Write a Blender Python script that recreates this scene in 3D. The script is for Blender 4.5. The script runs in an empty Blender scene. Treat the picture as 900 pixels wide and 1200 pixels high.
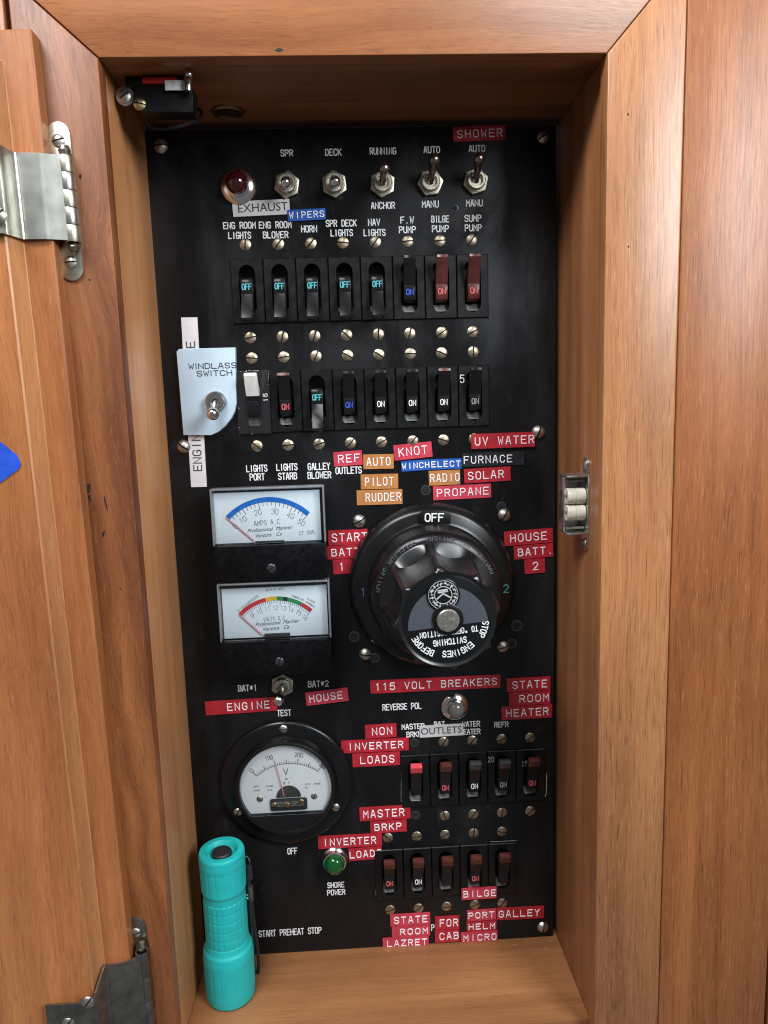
import bpy, bmesh, math, random
from mathutils import Vector, Matrix, Euler
random.seed(7)
PI = math.pi
S = bpy.context.scene
C = S.collection

# ------------------------------------------------------------------ camera
CAM = Vector((-0.00790833, -0.43673684, 0.36322828))
CROT = Euler((PI/2 - 0.14442815, 0.03012641, -0.0479084), 'XYZ')
FPX = 832.0
cd = bpy.data.cameras.new('camera')
cam = bpy.data.objects.new('camera', cd); C.objects.link(cam)
cam.location = CAM; cam.rotation_euler = CROT
cd.sensor_fit = 'VERTICAL'; cd.sensor_height = 36.0; cd.lens = FPX/1200*36.0
cd.clip_start = 0.01; cd.clip_end = 50
S.camera = cam
CM = CROT.to_matrix()

# ------------------------------------------------------------------ light
S.view_settings.view_transform = 'Standard'; S.view_settings.look = 'None'
S.cycles.filter_width = 1.15
S.view_settings.exposure = 0.0; S.view_settings.gamma = 1.0
W = bpy.data.worlds.new('World'); S.world = W; W.use_nodes = True
bgn = W.node_tree.nodes['Background']
bgn.inputs[0].default_value = (0.86, 0.93, 1.0, 1); bgn.inputs[1].default_value = 0.17

def area(name, loc, target, sx, sy, power, col):
    l = bpy.data.lights.new(name, 'AREA'); l.shape = 'RECTANGLE'; l.size = sx; l.size_y = sy
    l.energy = power; l.color = col
    o = bpy.data.objects.new(name, l); C.objects.link(o); o.location = loc
    o.rotation_euler = (Vector(target)-Vector(loc)).to_track_quat('-Z', 'Y').to_euler()
    return o
area('window_light', (0.58, -0.74, 0.77), (0.02, 0, 0.42), 0.36, 0.40, 11.2, (0.92, 0.97, 1.0))
area('hatch_light', (-0.32, -0.64, 1.12), (0.0, 0, 0.42), 0.60, 0.26, 14.2, (0.96, 0.98, 1.0))

# ------------------------------------------------------------------ helpers
def at(px, py, d=0.0):
    """point of the scene on the plane d metres in front of the panel"""
    v = CM @ Vector(((px-450)/FPX, -(py-600)/FPX, -1))
    t = (-d-CAM.y)/v.y
    return CAM + v*t

def at_wall(px, py, x):
    """point of the scene on a side wall at that x"""
    v = CM @ Vector(((px-450)/FPX, -(py-600)/FPX, -1))
    return CAM + v*((x-CAM.x)/v.x)

def at_floor(px, py, z):
    v = CM @ Vector(((px-450)/FPX, -(py-600)/FPX, -1))
    return CAM + v*((z-CAM.z)/v.z)

def BM(): return bmesh.new()

def box(bm, c, s, bev=0.0, rot=None, mi=0):
    r = bmesh.ops.create_cube(bm, size=1.0)
    vs = r['verts']
    bmesh.ops.scale(bm, vec=Vector(s), verts=vs)
    fs = set(f for v in vs for f in v.link_faces)
    if bev > 0:
        es = list(set(e for v in vs for e in v.link_edges))
        rr = bmesh.ops.bevel(bm, geom=es, offset=bev, segments=2, affect='EDGES', profile=0.5)
        vs = list(set(v for f in rr['faces'] for v in f.verts) | set(v for v in vs if v.is_valid))
        fs = set(f for v in vs for f in v.link_faces)
    M = Matrix.Translation(Vector(c))
    if rot is not None: M = M @ Euler(rot).to_matrix().to_4x4()
    bmesh.ops.transform(bm, matrix=M, verts=vs)
    for f in fs: f.material_index = mi
    return vs

def frame_axes(axis):
    a = Vector(axis).normalized()
    h = Vector((1, 0, 0)) if abs(a.x) < 0.9 else Vector((0, 0, 1))
    u = (h - a*h.dot(a)).normalized(); w = a.cross(u)
    return a, u, w

def lathe(bm, prof, c=(0, 0, 0), axis=(0, -1, 0), n=32, mi=0, rfun=None, phase=0.0):
    """prof: list of (radius, height along axis); closes itself at radius 0"""
    a, u, w = frame_axes(axis); c = Vector(c)
    rings = []
    for r, h in prof:
        if r <= 1e-7: rings.append([bm.verts.new(c+a*h)])
        else:
            ring = []
            for k in range(n):
                t = 2*PI*k/n+phase
                rr = rfun(r, h, t) if rfun else r
                ring.append(bm.verts.new(c+a*h+(u*math.cos(t)+w*math.sin(t))*rr))
            rings.append(ring)
    for A, B in zip(rings, rings[1:]):
        for k in range(n):
            k2 = (k+1) % n
            if len(A) == 1 and len(B) == 1: continue
            if len(A) == 1: f = bm.faces.new((A[0], B[k], B[k2]))
            elif len(B) == 1: f = bm.faces.new((A[k], A[k2], B[0]))
            else: f = bm.faces.new((A[k], A[k2], B[k2], B[k]))
            f.material_index = mi
    return rings

def prism(bm, pts, y0, y1, mi=0, bev=0.0):
    """polygon pts (x,z) extruded from y0 (back) to y1 (front)"""
    A = [bm.verts.new((x, y0, z)) for x, z in pts]; B = [bm.verts.new((x, y1, z)) for x, z in pts]
    n = len(pts); fs = []
    fs.append(bm.faces.new(A)); ff = bm.faces.new(list(reversed(B))); fs.append(ff)
    for k in range(n): fs.append(bm.faces.new((A[k], B[k], B[(k+1) % n], A[(k+1) % n])))
    for f in fs: f.material_index = mi
    if bev > 0:
        bmesh.ops.bevel(bm, geom=list(ff.edges), offset=bev, segments=2, affect='EDGES', profile=0.5)

def prism_x(bm, pts, x0, x1, mi=0, bev=0.0):
    """polygon pts (y,z) extruded along x"""
    A = [bm.verts.new((x0, y, z)) for y, z in pts]; B = [bm.verts.new((x1, y, z)) for y, z in pts]
    n = len(pts); fs = [bm.faces.new(A), bm.faces.new(list(reversed(B)))]
    es = list(fs[0].edges)+list(fs[1].edges)
    for k in range(n): fs.append(bm.faces.new((A[k], B[k], B[(k+1) % n], A[(k+1) % n])))
    for f in fs: f.material_index = mi
    if bev > 0: bmesh.ops.bevel(bm, geom=es, offset=bev, segments=2, affect='EDGES', profile=0.5)

def prism_z(bm, pts, z0, z1, mi=0, bev=0.0):
    A = [bm.verts.new((x, y, z0)) for x, y in pts]; B = [bm.verts.new((x, y, z1)) for x, y in pts]
    n = len(pts); fs = [bm.faces.new(A), bm.faces.new(list(reversed(B)))]
    for k in range(n): fs.append(bm.faces.new((A[k], B[k], B[(k+1) % n], A[(k+1) % n])))
    for f in fs: f.material_index = mi
    if bev > 0: bmesh.ops.bevel(bm, geom=[e for f in fs for e in f.edges], offset=bev, segments=2, affect='EDGES', profile=0.5)

def tube(bm, path, r, n=8, mi=0, closed=False):
    P = [Vector(p) for p in path]; R = r if isinstance(r, (list, tuple)) else [r]*len(P)
    rings = []; prev = None
    for i, p in enumerate(P):
        if closed: t = P[(i+1) % len(P)]-P[i-1]
        else: t = P[min(i+1, len(P)-1)]-P[max(i-1, 0)]
        t.normalize()
        if prev is None:
            h = Vector((0, 0, 1)) if abs(t.z) < .9 else Vector((1, 0, 0)); u = (h-t*h.dot(t)).normalized()
        else: u = (prev-t*prev.dot(t)).normalized()
        prev = u; w = t.cross(u)
        rings.append([bm.verts.new(p+(u*math.cos(2*PI*k/n)+w*math.sin(2*PI*k/n))*R[i]) for k in range(n)])
    m = len(P)
    for i in range(m if closed else m-1):
        A, B = rings[i], rings[(i+1) % m]
        for k in range(n):
            f = bm.faces.new((A[k], A[(k+1) % n], B[(k+1) % n], B[k])); f.material_index = mi
    if not closed:
        bm.faces.new(rings[0]).material_index = mi; bm.faces.new(rings[-1]).material_index = mi

def smooth_path(pts, k=6):
    P = [Vector(p) for p in pts]; out = []
    for i in range(len(P)-1):
        p0 = P[max(i-1, 0)]; p1 = P[i]; p2 = P[i+1]; p3 = P[min(i+2, len(P)-1)]
        for j in range(k):
            t = j/k
            out.append(0.5*((2*p1)+(p2-p0)*t+(2*p0-5*p1+4*p2-p3)*t*t+(3*p1-p0-3*p2+p3)*t**3))
    out.append(P[-1]); return out

def finish(bm, name, mats, sharp=35):
    bmesh.ops.recalc_face_normals(bm, faces=bm.faces[:])
    me = bpy.data.meshes.new(name); bm.to_mesh(me); bm.free()
    for m in (mats if isinstance(mats, (list, tuple)) else [mats]): me.materials.append(m)
    for p in me.polygons: p.use_smooth = True
    me.set_sharp_from_angle(angle=math.radians(sharp))
    return me

def obj(name, data, mats=None, parent=None, loc=(0, 0, 0), rot=(0, 0, 0), label=None, sharp=35):
    me = data if isinstance(data, bpy.types.Mesh) else finish(data, name, mats, sharp)
    o = bpy.data.objects.new(name, me); C.objects.link(o)
    if parent is not None: o.parent = parent
    o.location = loc; o.rotation_euler = rot
    if label: o['label'] = label
    return o

CACHE = {}
def shared(key, fn, mats, sharp=35):
    """mesh data built once and shared by every repeat"""
    ms = mats if isinstance(mats, (list, tuple)) else [mats]
    k = (key, tuple(m.name for m in ms))
    if k not in CACHE: CACHE[k] = finish(fn(), key, ms, sharp)
    return CACHE[k]

def tag(o, label, cat, group=None):
    o['label'] = label; o['category'] = cat
    if group: o['group'] = group
    return o

def thing(name, label, cat, loc=(0, 0, 0), rot=(0, 0, 0), group=None):
    o = bpy.data.objects.new(name, None); C.objects.link(o); o.empty_display_size = 0.01
    o.location = loc; o.rotation_euler = rot
    return tag(o, label, cat, group)

# ------------------------------------------------------------------ materials
def newmat(name):
    m = bpy.data.materials.new(name); m.use_nodes = True
    nt = m.node_tree; b = nt.nodes['Principled BSDF']
    return m, nt, b

def N(nt, t, **kw):
    n = nt.nodes.new(t)
    for k, v in kw.items():
        if k.startswith('i_'): n.inputs[k[2:].replace('_', ' ')].default_value = v
        else: setattr(n, k, v)
    return n

def ramp(nt, fac, stops):
    r = N(nt, 'ShaderNodeValToRGB'); e = r.color_ramp.elements
    while len(e) > 1: e.remove(e[-1])
    for i, (p, c) in enumerate(stops):
        el = e[0] if i == 0 else e.new(p)
        el.position = p; el.color = (*c, 1) if len(c) == 3 else c
    nt.links.new(fac, r.inputs[0]); return r.outputs[0]

def mixc(nt, fac, a, b, mode='MIX'):
    m = N(nt, 'ShaderNodeMix', data_type='RGBA', blend_type=mode)
    for s, v in ((0, fac), (6, a), (7, b)):
        if hasattr(v, 'links'): nt.links.new(v, m.inputs[s])
        else: m.inputs[s].default_value = v if not isinstance(v, tuple) else (*v, 1)[:4]
    return m.outputs[2]

def plain(name, col, rough=0.4, metal=0.0, var=0.15, vscale=300, spec=0.5, bump=0.0, bscale=2000, coat=0.0, rvar=0.1):
    m, nt, b = newmat(name)
    tc = N(nt, 'ShaderNodeTexCoord'); nz = N(nt, 'ShaderNodeTexNoise', i_Scale=vscale, i_Detail=4.0)
    nt.links.new(tc.outputs['Object'], nz.inputs['Vector'])
    d = tuple(c*(1-var) for c in col); l = tuple(min(1, c*(1+var)) for c in col)
    nt.links.new(ramp(nt, nz.outputs[0], [(0.3, d), (0.7, l)]), b.inputs['Base Color'])
    rr = ramp(nt, nz.outputs[0], [(0.3, (max(.02, rough-rvar),)*3), (0.7, (min(1, rough+rvar),)*3)])
    nt.links.new(rr, b.inputs['Roughness'])
    b.inputs['Metallic'].default_value = metal; b.inputs['Specular IOR Level'].default_value = spec
    b.inputs['Coat Weight'].default_value = coat
    if bump:
        n2 = N(nt, 'ShaderNodeTexNoise', i_Scale=bscale, i_Detail=3.0); nt.links.new(tc.outputs['Object'], n2.inputs['Vector'])
        bp = N(nt, 'ShaderNodeBump', i_Strength=bump, i_Distance=0.0004)
        nt.links.new(n2.outputs[0], bp.inputs['Height']); nt.links.new(bp.outputs[0], b.inputs['Normal'])
    return m

def wood(name, axis, dark, light, pore, seed=0, figure=0.5, rough=0.38, tilt=0.0, pores=0.5, fc=0.8, spec=0.55):
    """teak-like: broad bands, fine fibres and short pores, all stretched along one axis"""
    m, nt, b = newmat(name)
    tc = N(nt, 'ShaderNodeTexCoord')
    mp0 = N(nt, 'ShaderNodeMapping'); mp0.inputs['Location'].default_value = (seed*1.37, seed*0.71, seed*2.13)
    mp0.inputs['Rotation'].default_value = (0, tilt, 0)
    nt.links.new(tc.outputs['Object'], mp0.inputs['Vector'])
    # slow wander of the grain
    wn = N(nt, 'ShaderNodeTexNoise', i_Scale=9.0, i_Detail=2.0); nt.links.new(mp0.outputs[0], wn.inputs['Vector'])
    wv = N(nt, 'ShaderNodeVectorMath', operation='SCALE'); wv.inputs['Scale'].default_value = 0.012*figure*2
    nt.links.new(wn.outputs['Color'], wv.inputs[0])
    ad = N(nt, 'ShaderNodeVectorMath', operation='ADD'); nt.links.new(mp0.outputs[0], ad.inputs[0]); nt.links.new(wv.outputs[0], ad.inputs[1])
    def layer(across, along, det, rgh=0.55):
        mp = N(nt, 'ShaderNodeMapping')
        sc = [across]*3; sc['xyz'.index(axis)] = along
        mp.inputs['Scale'].default_value = sc
        nt.links.new(ad.outputs[0], mp.inputs['Vector'])
        nz = N(nt, 'ShaderNodeTexNoise', i_Scale=1.0, i_Detail=det, i_Roughness=rgh); nt.links.new(mp.outputs[0], nz.inputs['Vector'])
        return nz.outputs[0]
    band = layer(90, 2.5, 4.0); fib = layer(1050, 36, 5.0, .7); por = layer(1750, 90, 1.5, .5); dpor = layer(1350, 42, 2.0, .6); patch = layer(16, 5, 2.0)
    mid = tuple((a+c)/2 for a, c in zip(dark, light))
    col = ramp(nt, band, [(0.30, dark), (0.5, mid), (0.70, light)])
    fcol = ramp(nt, fib, [(0.30, (0.72, 0.66, 0.60)), (0.5, (1, 1, 1)), (0.70, (1.20, 1.20, 1.18))])
    col = mixc(nt, fc, col, fcol, 'MULTIPLY')
    pcol = ramp(nt, patch, [(0.3, (0.76, 0.71, 0.68)), (0.7, (1.18, 1.18, 1.16))])
    col = mixc(nt, 0.9, col, pcol, 'MULTIPLY')
    dm = ramp(nt, dpor, [(0.30, (0.50, 0.44, 0.40)), (0.42, (1, 1, 1))])
    col = mixc(nt, fc*.9, col, dm, 'MULTIPLY')
    pm = ramp(nt, por, [(0.60, (0, 0, 0)), (0.72, (pores,)*3)])
    col = mixc(nt, pm, col, pore)
    nt.links.new(col, b.inputs['Base Color'])
    rr = ramp(nt, fib, [(0.3, (rough+.06,)*3), (0.7, (rough-.02,)*3)])
    nt.links.new(rr, b.inputs['Roughness'])
    b.inputs['Specular IOR Level'].default_value = spec
    bp = N(nt, 'ShaderNodeBump', i_Strength=0.14, i_Distance=0.0004)
    nt.links.new(fib, bp.inputs['Height']); nt.links.new(bp.outputs[0], b.inputs['Normal'])
    return m

def glassy(name, tint=(0.9, 0.93, 0.95), refl=0.10, rough=0.05, density=0.85):
    m = bpy.data.materials.new(name); m.use_nodes = True; nt = m.node_tree; nt.nodes.clear()
    o = N(nt, 'ShaderNodeOutputMaterial'); t = N(nt, 'ShaderNodeBsdfTransparent'); g = N(nt, 'ShaderNodeBsdfGlossy')
    d = N(nt, 'ShaderNodeBsdfDiffuse'); d.inputs[0].default_value = (.55, .57, .6, 1)
    t.inputs[0].default_value = (*tint, 1); g.inputs['Roughness'].default_value = rough
    lw = N(nt, 'ShaderNodeLayerWeight'); lw.inputs[0].default_value = 0.25
    m1 = N(nt, 'ShaderNodeMixShader'); m1.inputs[0].default_value = 1-density
    nt.links.new(t.outputs[0], m1.inputs[1]); nt.links.new(d.outputs[0], m1.inputs[2])
    mm = N(nt, 'ShaderNodeMath', operation='MULTIPLY_ADD'); mm.inputs[1].default_value = 0.6; mm.inputs[2].default_value = refl*.4
    nt.links.new(lw.outputs['Fresnel'], mm.inputs[0])
    m2 = N(nt, 'ShaderNodeMixShader'); nt.links.new(mm.outputs[0], m2.inputs[0])
    nt.links.new(m1.outputs[0], m2.inputs[1]); nt.links.new(g.outputs[0], m2.inputs[2])
    nt.links.new(m2.outputs[0], o.inputs[0]); return m

WD = dict(pore=(0.62, 0.40, 0.24))
M_STILE_L = wood('teak_red', 'z', (0.135, 0.040, 0.013), (0.31, 0.112, 0.038), (0.38, 0.17, 0.075), 1, 1.2, 0.40, tilt=0.05, pores=.25, fc=.65, spec=.4)
M_STILE_R = wood('teak_pale', 'z', (0.275, 0.112, 0.041), (0.395, 0.174, 0.069), (0.50, 0.31, 0.17), 2, 0.35, 0.35, pores=.3, fc=.9, spec=.55)
M_RAIL = wood('teak_rail', 'x', (0.215, 0.072, 0.023), (0.35, 0.135, 0.048), (0.42, 0.20, 0.09), 3, 0.9, 0.36, pores=.15, fc=.55, spec=.5)
M_WALL = wood('teak_wall', 'z', (0.215, 0.070, 0.022), (0.325, 0.117, 0.038), (0.44, 0.22, 0.10), 4, 0.3, 0.37, pores=.3, fc=.85, spec=.42)
M_DOOR = wood('teak_door', 'z', (0.29, 0.099, 0.031), (0.43, 0.165, 0.056), (0.50, 0.25, 0.115), 5, 0.5, 0.36, tilt=-.01, pores=.25, fc=.6)
M_EDGEW = wood('teak_edge', 'z', (0.36, 0.15, 0.058), (0.50, 0.225, 0.092), (0.56, 0.31, 0.16), 11, 0.8, 0.4, pores=.2, fc=.6)
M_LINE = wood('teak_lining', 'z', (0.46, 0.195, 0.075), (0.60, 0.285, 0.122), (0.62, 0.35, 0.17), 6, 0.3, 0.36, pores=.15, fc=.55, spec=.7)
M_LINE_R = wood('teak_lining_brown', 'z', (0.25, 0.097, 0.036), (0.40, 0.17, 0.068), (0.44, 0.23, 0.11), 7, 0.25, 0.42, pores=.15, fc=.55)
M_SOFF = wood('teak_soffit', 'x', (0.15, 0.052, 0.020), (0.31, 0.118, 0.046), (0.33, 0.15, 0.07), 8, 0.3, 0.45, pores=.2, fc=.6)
M_SHELF = wood('teak_shelf', 'x', (0.255, 0.102, 0.036), (0.355, 0.155, 0.060), (0.17, 0.07, 0.028), 9, 0.3, 0.5, pores=.5, fc=.5)
M_GAP = plain('dark_gap', (0.015, 0.008, 0.006), 0.8)

def panel_material():
    m, nt, b = newmat('black_panel')
    tc = N(nt, 'ShaderNodeTexCoord')
    n1 = N(nt, 'ShaderNodeTexNoise', i_Scale=22.0, i_Detail=7.0, i_Roughness=.66, i_Distortion=.8)
    n2 = N(nt, 'ShaderNodeTexNoise', i_Scale=900.0, i_Detail=2.0)
    n3 = N(nt, 'ShaderNodeTexNoise', i_Scale=60.0, i_Detail=5.0, i_Roughness=.7)
    mp = N(nt, 'ShaderNodeMapping'); mp.inputs['Scale'].default_value = (1, 1, .35); mp.inputs['Rotation'].default_value = (0, .5, 0)
    nt.links.new(tc.outputs['Object'], mp.inputs['Vector'])
    for n in (n1, n3): nt.links.new(mp.outputs[0], n.inputs['Vector'])
    nt.links.new(tc.outputs['Object'], n2.inputs['Vector'])
    sm = ramp(nt, n1.outputs[0], [(0.45, (0, 0, 0)), (0.75, (.55,)*3)])
    col = mixc(nt, sm, (0.0055, 0.0052, 0.0057), (0.019, 0.019, 0.021))
    dust = ramp(nt, n2.outputs[0], [(0.70, (0, 0, 0)), (0.78, (.25,)*3)])
    col = mixc(nt, dust, col, (0.16, 0.16, 0.17))
    wear = ramp(nt, n3.outputs[0], [(0.60, (0, 0, 0)), (0.80, (.4,)*3)])
    col = mixc(nt, wear, col, (0.06, 0.06, 0.065))
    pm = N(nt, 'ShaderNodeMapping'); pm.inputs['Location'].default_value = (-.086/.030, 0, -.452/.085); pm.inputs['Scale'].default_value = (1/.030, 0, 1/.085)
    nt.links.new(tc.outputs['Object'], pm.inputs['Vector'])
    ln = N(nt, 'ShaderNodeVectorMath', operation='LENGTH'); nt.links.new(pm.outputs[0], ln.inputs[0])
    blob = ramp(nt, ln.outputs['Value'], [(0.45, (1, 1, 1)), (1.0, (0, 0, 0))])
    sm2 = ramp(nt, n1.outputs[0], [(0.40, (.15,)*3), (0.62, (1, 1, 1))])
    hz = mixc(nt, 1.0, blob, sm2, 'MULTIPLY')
    col = mixc(nt, hz, col, (0.040, 0.043, 0.050))  # smudged patch with the window's bluish sheen painted into the base colour
    nt.links.new(col, b.inputs['Base Color'])
    rr = ramp(nt, n1.outputs[0], [(0.38, (.19,)*3), (0.62, (.40,)*3)])
    nt.links.new(rr, b.inputs['Roughness']); b.inputs['Specular IOR Level'].default_value = 0.24
    bp = N(nt, 'ShaderNodeBump', i_Strength=.08, i_Distance=.0003); nt.links.new(n3.outputs[0], bp.inputs['Height'])
    nt.links.new(bp.outputs[0], b.inputs['Normal'])
    return m
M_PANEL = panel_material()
M_BLK = plain('black_plastic', (0.0045, 0.0045, 0.005), 0.36, var=.3, vscale=200, bump=.03, spec=.3, rvar=.05)
M_BLKG = plain('black_gloss', (0.0055, 0.0055, 0.006), 0.27, var=.3, vscale=60, rvar=.04, spec=.34)
M_KNOB = plain('black_bakelite', (0.007, 0.007, 0.0075), 0.27, var=.2, vscale=60, rvar=.03, spec=.6)
M_EMBL = plain('emblem_grey', (0.42, 0.42, 0.42), .5, var=.3, vscale=900)
M_BLKM = plain('black_matte', (0.0035, 0.0035, 0.004), .34, spec=.16, var=.3)
M_LEVER = plain('black_lever', (0.010, 0.010, 0.011), 0.22, var=.15, vscale=200, rvar=.02, spec=.14)
M_LEVR = plain('brown_red_lever', (0.078, 0.018, 0.014), 0.3, var=.25, vscale=200, rvar=.04)
M_LEVG = plain('grey_lever', (0.035, 0.035, 0.037), 0.4, var=.3)
M_LEVP = plain('pink_red_lever', (0.62, 0.055, 0.075), 0.4, var=.1)
M_LEVW = plain('white_lever', (0.72, 0.71, 0.68), 0.4, var=.08)
M_DUST = plain('dusty_floor', (0.13, 0.13, 0.125), 0.7, var=.5, vscale=900)
M_WORNREFL = plain('worn_lever_reflection_tint', (0.36, 0.27, 0.25), .28, 1.0, var=.3, vscale=250, rvar=.05)  # worn tips; dark reflections along the shafts are put into the coppery colour
M_HOLE = plain('hole_rim', (0.06, 0.06, 0.065), 0.35, .5)
M_VOID = plain('void_black', (0.003, 0.003, 0.003), 0.9)
M_SCREW = plain('nickel_brass', (0.40, 0.33, 0.24), 0.40, .97, var=.2, vscale=500, rvar=.07)
M_SCRS = plain('steel_screw', (0.46, 0.43, 0.38), 0.40, .95, var=.2, vscale=500, rvar=.06)
M_DARKSCR = plain('dark_screw', (0.05, 0.05, 0.055), 0.35, .6)
M_CHROME = plain('chrome', (0.70, 0.69, 0.68), 0.16, 1.0, var=.06, rvar=.03)
M_NICK = plain('aged_nickel', (0.50, 0.47, 0.38), 0.40, 1.0, var=.15, vscale=250, rvar=.04)
M_HINGE = plain('brushed_steel', (0.60, 0.60, 0.54), 0.31, 1.0, var=.06, vscale=90, rvar=.03)
M_HINGED = plain('tarnished_steel', (0.26, 0.24, 0.21), 0.40, 1.0, var=.25, vscale=120, rvar=.06)
M_LEG = plain('legend_white', (0.74, 0.74, 0.74), 0.55, var=.12, vscale=700)
M_RED = plain('red_tape', (0.36, 0.016, 0.026), 0.3, var=.18, vscale=160, rvar=.08)
M_PINK = plain('faded_red_tape', (0.46, 0.040, 0.066), 0.32, var=.18, vscale=160, rvar=.08)
M_BLUE = plain('blue_tape', (0.014, 0.085, 0.36), 0.32, var=.18, vscale=160)
M_ORNG = plain('brown_tape', (0.40, 0.165, 0.050), 0.34, var=.15, vscale=160)
M_BKTP = plain('black_tape', (0.012, 0.013, 0.018), 0.3, var=.2)
M_EMB = plain('embossed_white', (0.80, 0.76, 0.77), 0.5, var=.1, vscale=700)
M_SILV = plain('silver_tape', (0.52, 0.50, 0.50), 0.45, var=.1, vscale=120)
M_WTAPE = plain('white_tape', (0.66, 0.62, 0.65), 0.5, var=.06, vscale=120)
M_INK = plain('black_ink', (0.025, 0.025, 0.03), 0.6)
M_CYAN = plain('cyan_paint', (0.08, 0.42, 0.46), 0.5)
M_BTXT = plain('blue_paint', (0.03, 0.08, 0.55), 0.5)
M_RTXT = plain('red_paint', (0.65, 0.10, 0.12), 0.5)
M_GTXT = plain('grey_paint', (0.30, 0.30, 0.30), 0.5)
M_WPL = plain('windlass_plate', (0.44, 0.56, 0.66), 0.42, var=.06, vscale=60)
M_DIAL = plain('dial_white', (0.80, 0.91, 0.97), 0.5, var=.02, vscale=40)
M_DIALV = plain('dial_white_warm', (0.84, 0.88, 0.91), 0.5, var=.04, vscale=40)
M_DBLUE = plain('dial_blue', (0.008, 0.16, 0.62), 0.5)
M_DRED = plain('dial_red', (0.60, 0.035, 0.045), 0.5)
M_DYEL = plain('dial_yellow', (0.72, 0.50, 0.03), 0.5)
M_DGRN = plain('dial_green', (0.02, 0.27, 0.09), 0.5)
M_DINK = plain('dial_ink', (0.06, 0.065, 0.09), 0.6)
M_NEED = plain('needle_pink', (0.70, 0.30, 0.32), 0.4)
M_CLEAR = glassy('clear_acrylic', (.985, .985, .985), density=1.0, refl=.03)
M_EDGE = glassy('acrylic_edge', (0.80, 0.83, 0.87), .2, .15, .72)
M_COVER = glassy('clear_cover', (0.96, 0.96, 0.96), .12, .08, .993)
M_GREY = plain('grey_label', (0.048, 0.055, 0.070), 0.55, var=.25, vscale=2500, bump=.2)
M_BRASS = plain('brass_bits', (0.50, 0.38, 0.20), 0.35, 1.0)
M_TEAL = plain('teal_rubber', (0.012, 0.43, 0.42), 0.52, var=.05, vscale=200, bump=.08, bscale=3000)
M_BUTTON = plain('black_rubber', (0.014, 0.014, 0.017), 0.55, bump=.1)
M_CORD = plain('black_cord', (0.012, 0.012, 0.013), 0.7, bump=.4, bscale=1500)
M_BTAPE = plain('blue_masking', (0.006, 0.060, 0.46), 0.6, var=.18, vscale=120, bump=.8, bscale=140)
M_NYLON = plain('nylon', (0.66, 0.62, 0.52), 0.4, var=.12)
M_ZINC = plain('zinc', (0.58, 0.58, 0.56), 0.36, 1.0, var=.2, vscale=300, rvar=.06)
M_SWRED = plain('switch_red', (0.42, 0.015, 0.02), 0.4)
M_PAPER = plain('paper_white', (0.6, 0.58, 0.58), 0.6)

def lens(name, col, rough=.12):
    m, nt, b = newmat(name)
    b.inputs['Base Color'].default_value = (*col, 1); b.inputs['Roughness'].default_value = rough
    b.inputs['Transmission Weight'].default_value = .35; b.inputs['Coat Weight'].default_value = .6; b.inputs['Coat Roughness'].default_value = .05
    return m
M_LRED = lens('red_lens', (0.060, 0.004, 0.007)); M_LGRN = lens('green_lens', (0.004, 0.10, 0.022)); M_LCLR = lens('clear_lens', (0.20, 0.19, 0.18))

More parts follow.
